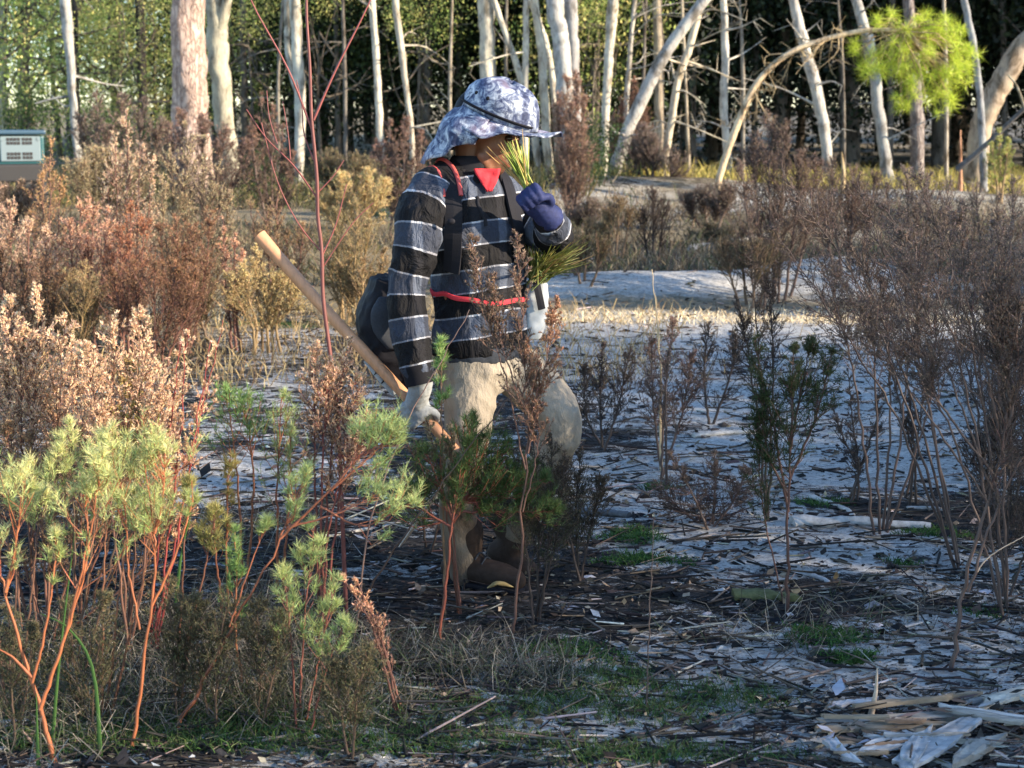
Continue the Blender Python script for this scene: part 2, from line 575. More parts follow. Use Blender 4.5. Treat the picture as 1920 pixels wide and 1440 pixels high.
def trunk_tree(name, label, cat, pts, depth, col, mat, top=9.0, crown='open', rough=.07, twigs=(), group=None, fork=None, k=14, dead=0, dside=0, cs=1.0):
    """pts: (x, y, width) along the trunk in the photograph; goes on above the frame to `top` metres"""
    W = [at(px, py, depth) for px, py, w in pts]
    R = [w * depth / FPX / 2 for px, py, w in pts]
    if W[0][2] < W[-1][2]:
        pass
    else:
        W = W[::-1]; R = R[::-1]
    b = W[0].copy(); b[2] = zf(b[0], b[1]) - .05
    if W[0][2] > b[2] + .08:
        W.insert(0, b); R.insert(0, R[0] * 1.12)
    d = nrm(W[-1] - W[-2])
    top = top and top + 4.5
    if top:
        z0 = W[-1][2]
        dd = nrm(d * A3(.8, .8, 1) + A3(0, 0, .5))
        L = max(.5, (top - z0) / max(dd[2], .3))
        W += [W[-1] + d * L * .12 , W[-1] + d * L * .12 + dd * L * .45, W[-1] + d * L * .12 + dd * L * .88]
        R += [R[-1] * .95, R[-1] * .6, R[-1] * .12]
    W = np.array(W)
    n = max(16, int(np.linalg.norm(np.diff(W, axis=0), axis=1).sum() / .16))
    n = min(n, 80)
    P = curve(W, n)
    seg = np.linspace(0, len(R) - 1, n)
    Rr = np.interp(seg, np.arange(len(R)), R)
    jj = rng.normal(size=(n - 2, 3)); jj[1:-1] = (jj[:-2] + jj[1:-1] * 2 + jj[2:]) / 3
    P[1:-1] += jj * A3(.5, .5, .1) * Rr[1:-1, None] * .16
    t = thing(name, label, cat, W[0], group)
    mb = MB(); sd = int(rng.integers(1e6))
    tube(mb, P, Rr, k, col, rough, seed=sd)
    if fork:
        for f in fork:
            Q = curve([at(px, py, depth + dd_) for px, py, w, dd_ in f], 14)
            tube(mb, Q, np.interp(np.linspace(0, len(f) - 1, 14), np.arange(len(f)), [w * depth / FPX / 2 for px, py, w, dd_ in f]), 9, col, rough, seed=sd + 1)
    if dead:
        # dead side branches that show in the picture
        g = np.random.default_rng(sd)
        vis = np.where(P[:, 2] < 4.2)[0]
        tw = MB()
        for q in range(dead):
            i = int(g.choice(vis[len(vis) // 4:]))
            az = g.uniform(0, 6.28) if not dside else g.normal(0 if dside > 0 else math.pi, .9)
            L = g.uniform(.25, .95) * (1.0 if q % 3 else 1.5)
            d0 = nrm(A3(math.cos(az), math.sin(az), g.uniform(-.25, .5)))
            a0 = P[i]
            p1 = a0 + d0 * L * .5 + g.normal(size=3) * .05
            p2 = a0 + d0 * L + A3(0, 0, g.uniform(-.25, .15)) + g.normal(size=3) * .08
            r0 = min(Rr[i] * .38, .022)
            Q = curve([a0, p1, p2], 7)
            tube(tw, Q, np.linspace(r0, .004, 7), 4, np.asarray(col) * 1.05, .05, seed=q)
            m = g.integers(2, 5)
            ids = g.integers(2, 7, m)
            e = Q[ids] + nrm(g.normal(size=(m, 3)) + d0) * g.uniform(.1, .35, (m, 1))
            sticks(tw, Q[ids], e, .006, .002, np.asarray(col), 3)
        build(tw, 'dead_branches', mat, t)['kind'] = 'stuff'
    build(mb, 'trunk', mat, t)
    if crown and top:
        c = link('crown', crown_mesh(crown), None, t)
        c.location = (P[-1] - W[0]) - A3(0, 0, 2.2 * cs)
        c.rotation_euler = (0, 0, float(rng.uniform(0, 6.28)))
        s = float(rng.uniform(.75, 1.05)) * cs
        c.scale = (s, s, s)
    return t, P, Rr


T = trunk_tree
T('pine_tree', 'thick scaly pine trunk sunlit on its right side, left of the bare red sapling', 'tree',
  [(352, 0, 60), (355, 190, 64), (362, 320, 72), (366, 400, 78)], 23.5, (.52, .41, .35), M_PINE, 15, 'dense', .045, k=28, cs=1.2)
T('tree', 'mottled grey and cream trunk right beside the thick pine', 'tree',
  [(404, 0, 34), (408, 90, 40), (418, 200, 36), (430, 300, 34), (434, 350, 36)], 24.5, (.36, .335, .26), M_OAK, 11, 'open', .07,
  fork=[[(408, 70, 26, 0), (424, 10, 20, -.1), (440, -60, 16, -.2)]], k=18)
T('tree', 'pale cream trunk cut by the left edge above the teal vehicle', 'tree', [(3, 0, 20), (4, 240, 21), (5, 330, 23)], 31, CREAM, M_OAK, 10, 'open')
T('tree', 'tan slim trunk rising behind the teal vehicle', 'tree', [(52, 0, 14), (46, 120, 16), (42, 250, 18), (41, 330, 18)], 30, (.3, .25, .2), M_OAK, 10, 'open')
T('tree', 'crooked grey trunk right of the teal vehicle with a pale dead limb', 'tree',
  [(122, 0, 20), (128, 60, 20), (135, 150, 15), (140, 240, 14), (150, 330, 14), (152, 360, 14)], 23, GREY, M_OAK, 9, 'open', .12,
  fork=[[(136, 180, 5, 0), (100, 185, 4, 0), (66, 194, 2.5, 0)]], dead=5)
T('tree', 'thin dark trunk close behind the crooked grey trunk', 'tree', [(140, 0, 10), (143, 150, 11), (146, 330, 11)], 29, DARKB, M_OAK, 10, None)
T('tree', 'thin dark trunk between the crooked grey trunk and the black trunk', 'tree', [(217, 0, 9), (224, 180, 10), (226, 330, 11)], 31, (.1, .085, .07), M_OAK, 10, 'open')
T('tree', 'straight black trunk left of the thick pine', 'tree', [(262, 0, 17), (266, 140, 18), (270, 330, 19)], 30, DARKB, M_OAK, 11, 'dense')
T('tree', 'pale twin stemmed trunk behind the bare red sapling', 'tree',
  [(553, -10, 20), (557, 100, 22), (563, 200, 20), (560, 330, 18)], 27, (.52, .49, .42), M_OAK, 9, 'open', .08,
  fork=[[(563, 190, 14, 0), (540, 100, 11, .2), (538, -20, 10, .3)]])
T('tree', 'slender cream trunk halfway between red sapling and the blue hat', 'tree', [(698, 0, 12), (707, 140, 13), (713, 280, 14), (714, 350, 15)], 26, CREAM, M_OAK, 8, 'open', dead=4)
T('tree', 'slender leaning cream trunk just left of the blue hat', 'tree', [(741, 0, 13), (752, 90, 12), (762, 170, 11), (772, 250, 10), (775, 340, 10)], 25.5, (.44, .4, .33), M_OAK, 8, 'open', dead=6)
T('tree', 'broad cream trunk straight above the blue hat', 'tree', [(911, 0, 28), (915, 120, 28), (918, 330, 30)], 27, CREAM, M_OAK, 9, 'open')
T('tree', 'thin cream trunk leaning right above the front of the hat', 'tree', [(926, 0, 11), (950, 70, 11), (975, 140, 12), (1000, 240, 13), (1012, 350, 13)], 26.5, CREAM, M_OAK, 8, 'open', dead=3)
T('tree', 'thin upright cream trunk touching the hat brim', 'tree', [(987, 0, 11), (985, 150, 12), (984, 350, 13)], 26, CREAM, M_OAK, 8, 'open', dead=3)
T('tree', 'cream trunk right of the hat, inner one of the pale cluster', 'tree', [(1001, 0, 13), (1016, 100, 16), (1022, 200, 16), (1030, 350, 17)], 26.4, (.52, .48, .39), M_OAK, 9, 'open')
T('tree', 'slanting cream pole between the hat and the broad grey trunk', 'tree', [(995, 0, 11), (1020, 70, 12), (1033, 130, 12), (1044, 240, 12), (1046, 350, 13)], 27.2, CREAM, M_OAK, 8, 'open')
T('tree', 'broad grey trunk right of the hat, left one of the close pair', 'tree', [(1041, 0, 32), (1052, 90, 31), (1060, 200, 32), (1066, 370, 36)], 24, (.37, .355, .335), M_OAK, 11, 'open', k=18)
T('tree', 'grey trunk right of the hat, right one of the close pair', 'tree', [(1070, 0, 24), (1075, 120, 22), (1080, 250, 21), (1080, 370, 22)], 24.4, (.31, .30, .295), M_OAK, 11, 'open', k=18)
T('tree', 'bright cream straight trunk left of the leaning grey trunk', 'tree', [(1150, -5, 20), (1143, 90, 18), (1137, 180, 16), (1133, 280, 15), (1132, 345, 16)], 26, (.55, .51, .43), M_OAK, 9, 'open')
T('tree', 'thin pale trunk crossing behind the leaning grey trunk', 'tree', [(1188, 20, 8), (1182, 90, 9), (1174, 200, 10), (1166, 350, 15)], 26.6, (.45, .42, .37), M_OAK, 7, 'open', dead=9, dside=1)
T('tree', 'tan trunk behind the top of the leaning grey trunk', 'tree', [(1232, 0, 16), (1234, 80, 18), (1236, 340, 20)], 28.5, (.35, .29, .22), M_OAK, 9, 'open')
T('tree', 'grey trunk leaning far right across the other pale trunks', 'tree',
  [(1330, -10, 20), (1290, 40, 21), (1240, 112, 23), (1205, 185, 23), (1175, 250, 24), (1155, 310, 24), (1145, 350, 26)], 24.5, (.36, .345, .325), M_OAK, 6.5, 'open', dead=8, dside=1)
T('tree', 'slim cream trunk with tangled dead twigs right of the leaning trunk', 'tree',
  [(1312, 20, 13), (1292, 90, 14), (1272, 150, 14), (1258, 230, 14), (1247, 300, 14), (1250, 345, 14)], 25, (.52, .46, .36), M_OAK, 6, 'open', dead=26, dside=1)
T('tree', 'straight slim trunk between the twiggy tree and the arching pine', 'tree', [(1357, 0, 12), (1360, 100, 14), (1357, 200, 15), (1366, 310, 14), (1367, 345, 14)], 26, (.47, .45, .41), M_OAK, 9, 'open', dead=5)
T('tree', 'pale trunk leaning left under the arching pine', 'tree', [(1488, 0, 17), (1505, 75, 21), (1530, 165, 22), (1547, 260, 20), (1552, 330, 20)], 25.5, (.42, .40, .37), M_OAK, 9, 'open', dead=8)
T('tree', 'grey trunk between the arching stem and the green crown', 'tree', [(1606, 0, 18), (1630, 90, 22), (1645, 180, 21), (1655, 260, 21), (1664, 330, 22)], 26, (.33, .325, .315), M_OAK, 9, 'open', dead=8)
T('tree', 'scaly grey trunk right behind the bright green pine crown', 'tree', [(1703, 0, 20), (1712, 100, 24), (1718, 220, 26), (1720, 340, 27)], 27, (.28, .26, .255), M_PINE, 11, 'dense', dead=8)
T('tree', 'very thin pale stem right of the bright green crown', 'tree', [(1770, 0, 6), (1774, 150, 7), (1774, 330, 8)], 27, (.36, .32, .27), M_OAK, 6, None)
T('tree', 'slim blue grey trunk leaning left of the thick curved trunk', 'tree', [(1808, 0, 13), (1824, 80, 13), (1836, 170, 13), (1842, 280, 14), (1844, 350, 15)], 24, (.26, .265, .275), M_OAK, 9, 'open')
T('tree', 'thick brown trunk curving out of the right edge', 'tree', [(1960, 40, 38), (1915, 90, 40), (1872, 165, 42), (1842, 235, 40), (1828, 330, 40)], 25, (.36, .285, .21), M_OAK, 8, 'open', .06, k=18)
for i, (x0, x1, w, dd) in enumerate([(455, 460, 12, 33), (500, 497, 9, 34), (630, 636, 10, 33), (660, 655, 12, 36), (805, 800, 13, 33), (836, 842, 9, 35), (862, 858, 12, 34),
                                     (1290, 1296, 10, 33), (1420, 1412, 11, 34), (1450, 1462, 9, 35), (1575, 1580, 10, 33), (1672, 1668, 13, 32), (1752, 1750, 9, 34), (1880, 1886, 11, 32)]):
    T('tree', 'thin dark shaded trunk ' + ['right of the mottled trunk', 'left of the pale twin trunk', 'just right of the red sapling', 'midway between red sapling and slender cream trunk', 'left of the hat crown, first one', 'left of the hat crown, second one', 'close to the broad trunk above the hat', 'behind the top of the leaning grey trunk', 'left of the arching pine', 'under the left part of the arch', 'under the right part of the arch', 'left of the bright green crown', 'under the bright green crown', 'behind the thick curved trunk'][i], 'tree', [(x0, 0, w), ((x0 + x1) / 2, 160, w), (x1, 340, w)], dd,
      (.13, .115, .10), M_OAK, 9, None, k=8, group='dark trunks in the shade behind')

# fallen and broken pieces at the wood's edge
def pole(name, label, cat, pts, r0, r1, col, mat=M_OAK, k=8, rough=.08, n=16, loc=None):
    P = curve(pts, n)
    mb = MB(); tube(mb, P, np.linspace(r0, r1, n), k, col, rough, seed=int(rng.integers(1e6)))
    o = build(mb, name, mat, loc=P[0]); return tag(o, label, cat)


pole('fallen_pole', 'dark bare pole leaning into the picture from the right edge', 'branch', [at(1795, 318, 22.5), at(1850, 270, 22.3), at(1935, 190, 22)], .045, .03, (.12, .115, .12))
pole('fallen_branch', 'forked dead branch hanging over the right edge', 'branch', [at(1925, 215, 21.8), at(1908, 165, 21.9), at(1890, 140, 22)], .02, .012, (.4, .35, .26))
sp = gp(1802, 318); sp[1] = 23; sp = A3(at(1802, 300, 23)[0], 23, zf(at(1802, 300, 23)[0], 23))
pole('broken_stump', 'short splintered pinkish stump before the thick curved trunk', 'stump', [sp, sp + A3(0, 0, .28), at(1801, 244, 23)], .05, .008, (.5, .27, .17))
sp2 = A3(at(1582, 300, 22)[0], 22, zf(at(1582, 300, 22)[0], 22))
pole('broken_stump', 'jagged pale stub below the arching pine', 'stump', [sp2, sp2 + A3(.0, 0, .3), at(1578, 285, 22)], .04, .01, (.5, .38, .22))

# the pine bent over in an arch, with a bright green crown at its end
def needle_tuft(mb, c, n, L, W, cols, up=.3, sph=1.0, g=rng):
    D = nrm(g.normal(size=(n, 3)) * sph + A3(0, 0, up))
    B = c + D * .02 + g.normal(size=(n, 3)) * L * .12
    C = np.asarray(cols)[g.integers(0, len(cols), n)] * np.clip(1 + .2 * g.normal(size=(n, 1)), .5, 1.6)
    blades(mb, B, D, L * g.uniform(.7, 1.15, n), W, C)


def bent_pine():
    dep = 22.0
    pts = [(1345, 345), (1362, 290), (1385, 228), (1418, 158), (1470, 106), (1540, 76), (1615, 58), (1690, 56)]
    P = curve([at(x, y, dep + .002 * i) for i, (x, y) in enumerate(pts)], 50)
    P[0, 2] = zf(P[0, 0], P[0, 1]) - .03
    t = thing('bent_pine', 'slender pine bent into an arch with a bright yellow green needle crown at its tip', 'tree', P[0])
    mb = MB(); tube(mb, P, np.linspace(.052, .032, 50), 9, (.60, .46, .30), .08, seed=3)
    build(mb, 'trunk', M_OAK, t)
    g = np.random.default_rng(8)
    tw = MB()
    for i in range(38):
        k = int(g.uniform(16, 47))
        a = P[k]; L = g.uniform(.2, .75)
        e = a + A3(g.normal(0, .18), g.normal(0, .25), -L * g.uniform(.3, 1.1) + (.3 if g.random() < .2 else 0))
        Q = curve([a, (a + e) / 2 + g.normal(size=3) * .09, e], 6)
        tube(tw, Q, np.linspace(.011, .003, 6), 4, (.40, .31, .19), seed=i)
        m = 4
        j = g.integers(2, 6, m)
        sticks(tw, Q[j], Q[j] + g.normal(size=(m, 3)) * .12, .005, .002, (.38, .3, .18))
    br = build(tw, 'dead_branches', M_OAK, t); br['kind'] = 'stuff'
    cr = MB(); wood = MB()
    cols = [(.58, .66, .07), (.46, .58, .06), (.68, .72, .12), (.36, .50, .05)]
    blobs = []
    for cx, cy, r in [(1760, 110, 62), (1712, 95, 58), (1800, 140, 36), (1690, 145, 40), (1740, 165, 45), (1795, 90, 34), (1730, 45, 34), (1668, 40, 26), (1690, 110, 40), (1770, 60, 34), (1625, 110, 22), (1640, 140, 22), (1820, 110, 18), (1700, 185, 22), (1765, 190, 25), (1605, 85, 14)]:
        for q in range(max(3, int(r * .30))):
            a = g.uniform(0, 6.28); rr = r * math.sqrt(g.random())
            blobs.append((cx + rr * math.cos(a), cy + rr * math.sin(a) * .95, g.normal(0, .36) * r / 60))
    src = P[-1]
    for x, y, dz in blobs:
        c = at(x, y, dep + dz)
        needle_tuft(cr, c, int(g.uniform(40, 85)), g.uniform(.11, .19), .0062, cols, up=.15, g=g)
        if g.random() < .6:
            mid_ = src + (c - src) * .55 + g.normal(size=3) * .06
            sticks(wood, [src + (c - src) * .12, mid_], [mid_, c], [.010, .007], [.007, .003], (.45, .33, .18), 5)
    build(cr, 'crown', M_NEEDLE, t, smooth=False)
    build(wood, 'crown_branches', M_OAK, t)['kind'] = 'stuff'


bent_pine()

# ---- the wood behind: evergreen trees in shade, paler sunlit trees on the left
def pool(kind):
    out = []
    for s in range(4):
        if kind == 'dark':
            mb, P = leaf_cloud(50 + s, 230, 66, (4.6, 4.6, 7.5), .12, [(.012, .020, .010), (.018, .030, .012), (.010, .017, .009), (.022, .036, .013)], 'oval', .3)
        elif kind == 'mid':
            mb, P = leaf_cloud(60 + s, 170, 70, (4.0, 4.0, 5.5), .09, [(.035, .062, .020), (.06, .09, .025), (.025, .045, .016), (.10, .12, .04)], 'oval', .2)
        elif kind == 'light':
            mb, P = leaf_cloud(70 + s, 95, 60, (4.4, 4.4, 5.0), .085, [(.42, .50, .14), (.56, .56, .18), (.30, .42, .11), (.64, .58, .22)], 'oval', .2)
        else:
            mb, P = leaf_cloud(80 + s, 80, 34, (1.6, 1.6, 1.6), .07, [(.05, .09, .03), (.07, .11, .035), (.035, .06, .02)], 'oval')
        me = mb.mesh('crown', smooth=False); me.materials.append(M_DARKLEAF if kind == 'dark' else M_LEAF)
        tm = MB()
        sz = {'dark': (6.6, .16), 'mid': (5.0, .11), 'light': (4.6, .10), 'bush': (1.2, .03)}[kind]
        base = A3(0, 0, 0); tops = curve([base, A3(.1, .05, sz[0] * .5), A3(0, 0, sz[0])], 12)
        tube(tm, tops, np.linspace(sz[1], sz[1] * .2, 12), 8, (.16, .135, .11), .07, seed=s)
        z0 = {'dark': .3, 'mid': .6, 'light': .9, 'bush': .05}[kind]
        limbs(tm, tops, P[:: max(1, len(P) // 14)] + A3(0, 0, z0), sz[1], (.16, .135, .11), s)
        tme = tm.mesh('trunk'); tme.materials.append(M_OAK)
        out.append((me, tme, z0))
    return out


POOL = {}


def wood_tree(kind, name, label, cat, x, y, s, group=None, sz=1.0, lift=None):
    if kind not in POOL: POOL[kind] = pool(kind)
    me, tme, z0 = POOL[kind][int(rng.integers(4))]
    t = thing(name, label, cat, (x, y, zf(x, y) - .05), group)
    t.rotation_euler = (0, 0, float(rng.uniform(0, 6.28)))
    t.scale = (s, s, s * sz)
    c = link('crown', me, None, t); c.location = (0, 0, z0 if lift is None else lift)
    link('trunk', tme, None, t)
    return t


def xat(px, y):
    return (px - 960) / FPX * y * 1.01


g = np.random.default_rng(21)
LD = 'dark evergreen tree in the deep shade behind the pale trunks'
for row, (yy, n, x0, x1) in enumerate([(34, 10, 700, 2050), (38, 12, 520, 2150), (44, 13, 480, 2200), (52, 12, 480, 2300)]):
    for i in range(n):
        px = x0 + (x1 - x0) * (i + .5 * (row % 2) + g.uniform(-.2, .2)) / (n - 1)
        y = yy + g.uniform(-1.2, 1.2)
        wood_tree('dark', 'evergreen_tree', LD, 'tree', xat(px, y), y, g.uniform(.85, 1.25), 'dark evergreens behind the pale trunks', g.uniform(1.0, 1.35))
for i, (px, y, s, lb) in enumerate([(450, 35, .85, 'dark green leafy tree behind the mottled trunk'), (640, 34.5, .95, 'leafy evergreen between red sapling and slender cream trunk'),
                                    (800, 33.5, .9, 'leafy evergreen showing above the hat on its left'), (345, 39, .8, 'leafy evergreen filling the gap behind the thick pine'),
                                    (1110, 30.5, .75, 'leafy evergreen between the grey pair and the bright straight trunk')]):
    wood_tree('mid', 'evergreen_tree', lb, 'tree', xat(px, y), y, s, None, 1.2)
LL = 'sunlit yellow green tree in the bright far woods at upper left'
for i, (px, y, s) in enumerate([(-40, 30, .8), (85, 29.6, .7), (170, 30, .72), (250, 29.8, .62), (310, 31, .6), (20, 35, .9), (130, 40, .9), (-170, 36, 1.0), (235, 37, .8), (470, 34, .6)]):
    wood_tree('light', 'broadleaf_tree', LL, 'tree', xat(px, y), y, s, 'sunlit trees at upper left', 1.1)
for px, py, y, s, lb in [(70, 290, 28, .8, 'dark green bush right behind the teal vehicle'), (1112, 300, 22.6, .5, 'dark green juniper bush right of the grey trunk pair'),
                         (205, 300, 26, .7, 'dark green bush behind the mauve brush at left'), (500, 330, 22, .45, 'low green bush beside the pale twin trunk'),
                         (715, 340, 20, .32, 'small bright green bush under the slender cream trunk'), (1060, 120, 29.5, .9, 'pale yellow green leaves behind the grey trunk pair'),
                         (280, 180, 27, .55, 'bright green bush between black trunk and thick pine')]:
    wood_tree('light' if 'leaves' in lb else 'bush', 'green_bush', lb, 'bush', xat(px, y), y, s, None, 1.3)
for px, y, s, lift, lb in [(792, 28.2, .42, 4.2, 'sunlit green leaves hanging left of the hat above the slender leaning trunk'), (1112, 28.2, .40, 4.6, 'yellow green leaves hanging right of the grey trunk pair'), (610, 29.5, .45, 4.6, 'yellow green leaves hanging right of the red sapling top'),
                           (480, 30, .45, 4.2, 'sunlit leaves hanging between mottled trunk and pale twin trunk')]:
    wood_tree('light', 'broadleaf_tree', lb, 'tree', xat(px, y), y, s, None, 1.3, lift)
for i in range(8):
    px = [520, 645, 850, 955, 1205, 1285, 1400, 1590][i] + g.uniform(-8, 8); k_ = g.uniform(-14, 14)
    T('sapling', 'thin bare grey sapling standing among the pale trunks', 'sapling', [(px + k_, 0, g.uniform(4, 7)), (px + k_ * .3 + g.uniform(-5, 5), 150, g.uniform(5, 8)), (px, 335, g.uniform(6, 9))], g.uniform(25.5, 29.5), [(.24, .22, .19), (.16, .145, .13), (.34, .30, .24)][i % 3], M_OAK, 3.5, None, k=6, dead=9, group='bare saplings among the pale trunks')
for px, y, s in [(-60, 47, 1.1), (60, 50, 1.15), (150, 46, 1.0), (240, 50, 1.1), (330, 46, 1.0), (420, 43, 1.0)]:
    wood_tree('mid', 'evergreen_tree', 'leafy tree closing the gaps far behind the bright woods at upper left', 'tree', xat(px, y), y, s * 1.3, 'far leafy trees at upper left', 1.2)
# trees standing outside the right edge: they keep the front of the clearing in shade
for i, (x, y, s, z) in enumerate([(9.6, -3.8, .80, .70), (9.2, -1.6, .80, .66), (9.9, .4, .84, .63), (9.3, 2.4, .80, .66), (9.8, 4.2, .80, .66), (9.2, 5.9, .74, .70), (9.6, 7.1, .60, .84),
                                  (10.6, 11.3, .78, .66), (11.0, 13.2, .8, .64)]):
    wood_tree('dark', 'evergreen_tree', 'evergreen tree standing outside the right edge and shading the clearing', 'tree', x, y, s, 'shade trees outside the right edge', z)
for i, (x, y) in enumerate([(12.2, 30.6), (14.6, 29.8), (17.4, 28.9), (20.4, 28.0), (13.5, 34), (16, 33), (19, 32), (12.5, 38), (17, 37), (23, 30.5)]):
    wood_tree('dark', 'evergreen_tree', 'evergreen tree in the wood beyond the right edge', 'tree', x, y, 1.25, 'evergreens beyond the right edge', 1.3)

# ------------------------------------------------------------------ the person with the planting tool
from mathutils.bvhtree import BVHTree
DP = 4.85
SCALE = DP / FPX


def pp(px, py, dd=0.0):
    return at(px, py, DP + dd)


def ell(mb, c, ax, k=20, m=12):
    """ellipsoid with half axes given as three vectors"""
    c = np.asarray(c, float); ax = [np.asarray(a, float) for a in ax]
    th = np.linspace(0, np.pi, m + 1)[1:-1]; ph = np.arange(k) * 2 * np.pi / k
    V = [c + ax[2]]
    for t in th:
        for p in ph:
            V.append(c + ax[0] * math.sin(t) * math.cos(p) + ax[1] * math.sin(t) * math.sin(p) + ax[2] * math.cos(t))
    V.append(c - ax[2])
    r = len(th)
    tri = [(0, 1 + j, 1 + (j + 1) % k) for j in range(k)] + [(1 + r * k, 1 + (r - 1) * k + (j + 1) % k, 1 + (r - 1) * k + j) for j in range(k)]
    q = [(1 + i * k + j, 1 + (i + 1) * k + j, 1 + (i + 1) * k + (j + 1) % k, 1 + i * k + (j + 1) % k) for i in range(r - 1) for j in range(k)]
    n0 = mb.n
    mb.add(np.array(V), np.array(tri), (.5, .5, .5))
    mb.F.append(np.array(q) + n0)


def loft(mb, rings, k=32, n=30, ex=2.0):
    """closed loft through rings (centre, half axis, half axis)"""
    Cn = curve([r[0] for r in rings], n); U = curve([r[1] for r in rings], n); W = curve([r[2] for r in rings], n)
    an = np.arange(k) * 2 * np.pi / k
    c, s = np.cos(an), np.sin(an)
    c = np.sign(c) * np.abs(c) ** (2 / ex); s = np.sign(s) * np.abs(s) ** (2 / ex)
    V = Cn[:, None] + U[:, None] * c[None, :, None] + W[:, None] * s[None, :, None]
    i = np.arange(n - 1)[:, None] * k; j = np.arange(k)[None]; j2 = (j + 1) % k
    F = np.stack([i + j, i + j2, i + k + j2, i + k + j], -1).reshape(-1, 4)
    V = V.reshape(-1, 3)
    n0 = mb.n
    mb.add(np.vstack([V, Cn[0][None], Cn[-1][None]]), F, (.5, .5, .5))
    jj = np.arange(k)
    mb.F.append(np.stack([(jj + 1) % k, jj, np.full(k, n * k)], -1) + n0)
    mb.F.append(np.stack([jj + (n - 1) * k, (jj + 1) % k + (n - 1) * k, np.full(k, n * k + 1)], -1) + n0)


def limb(mb, pts, radii, k=16, n=26, flat=1.0):
    P = curve(pts, n)
    R = np.interp(np.linspace(0, len(radii) - 1, n), np.arange(len(radii)), radii)
    tube(mb, P, R, k, (.5, .5, .5), flat=flat)
    ell(mb, P[0], (A3(R[0], 0, 0), A3(0, R[0], 0), A3(0, 0, R[0])), 12, 8)
    ell(mb, P[-1], (A3(R[-1], 0, 0), A3(0, R[-1], 0), A3(0, 0, R[-1])), 12, 8)
    return P


def fuse(mb, voxel, it=4, name='fused'):
    """one continuous skin over overlapping volumes"""
    o = link(name, mb.mesh(name))
    m = o.modifiers.new('r', 'REMESH'); m.mode = 'VOXEL'; m.voxel_size = voxel
    if it:
        s = o.modifiers.new('s', 'SMOOTH'); s.factor = .5; s.iterations = it
    dg = bpy.context.evaluated_depsgraph_get()
    me = bpy.data.meshes.new_from_object(o.evaluated_get(dg))
    old = o.data
    bpy.data.objects.remove(o); bpy.data.meshes.remove(old)
    nv = len(me.vertices)
    V = np.zeros(nv * 3); me.vertices.foreach_get('co', V); V = V.reshape(-1, 3)
    Nn = np.zeros(nv * 3); me.vertices.foreach_get('normal', Nn); Nn = Nn.reshape(-1, 3)
    F = [tuple(p.vertices) for p in me.polygons]
    bpy.data.meshes.remove(me)
    return V, Nn, F


def finish(name, V, F, mat, parent, s=None, col=(.5, .5, .5)):
    org = np.zeros(3); q = parent
    while q is not None:
        org = org + np.array(q.location); q = q.parent
    me = bpy.data.meshes.new(name)
    me.from_pydata((V - org).tolist(), [], F)
    me.polygons.foreach_set('use_smooth', np.ones(len(F), bool))
    a = me.attributes.new('col', 'FLOAT_COLOR', 'POINT')
    C = np.asarray(col, float)
    if C.ndim == 1: C = np.tile(C, (len(V), 1))
    a.data.foreach_set('color', np.concatenate([C, np.ones((len(C), 1))], 1).astype(np.float32).ravel())
    if s is not None:
        b = me.attributes.new('s', 'FLOAT', 'POINT'); b.data.foreach_set('value', np.asarray(s, np.float32))
    me.update()
    return link(name, me, mat, parent)


def creases(V, Nn, axis, amp, f=26, seed=0, n=9, across=.62):
    """cloth folds: ridged noise, short along the axis and long across it"""
    from mathutils import noise as mn
    axis = nrm(axis)
    a = V @ axis
    q = V - a[:, None] * axis
    P = q * f * across + axis * (a * f)[:, None] * .55 + seed * 7.3
    W = P * .45
    out = np.zeros(len(V))
    for i in range(len(V)):
        w = mn.noise_vector(Vector(W[i]))
        p = Vector(P[i]) + w * .9
        r = 1 - 2 * abs(mn.noise(p)) - .75
        r2 = .5 - abs(mn.noise(p * 2.3))
        out[i] = max(r, -.45) * 1.0 + r2 * .45 + .5 * w.x
    return V + Nn * (amp * out)[:, None]


def cloth_mat(name, col, nscale=300, spread=.2, rough=.85, big=6):
    m, nt, b, out = mk(name)
    co = objco(nt)
    n1 = noise(nt, nscale, 3, .6, co); n2 = noise(nt, big, 4, .6, co)
    k = math_(nt, 'ADD', math_(nt, 'MULTIPLY', n1, .5), math_(nt, 'MULTIPLY', n2, .5))
    c = ramp(nt, k, [(.3, tuple(x * (1 - spread) for x in col)), (.7, tuple(min(1, x * (1 + spread)) for x in col))])
    nt.links.new(c, b.inputs['Base Color'])
    b.inputs['Roughness'].default_value = rough
    b.inputs['Specular IOR Level'].default_value = .2 if max(col) > .08 else .06
    bump(nt, b, n1, .25, .002)
    return m


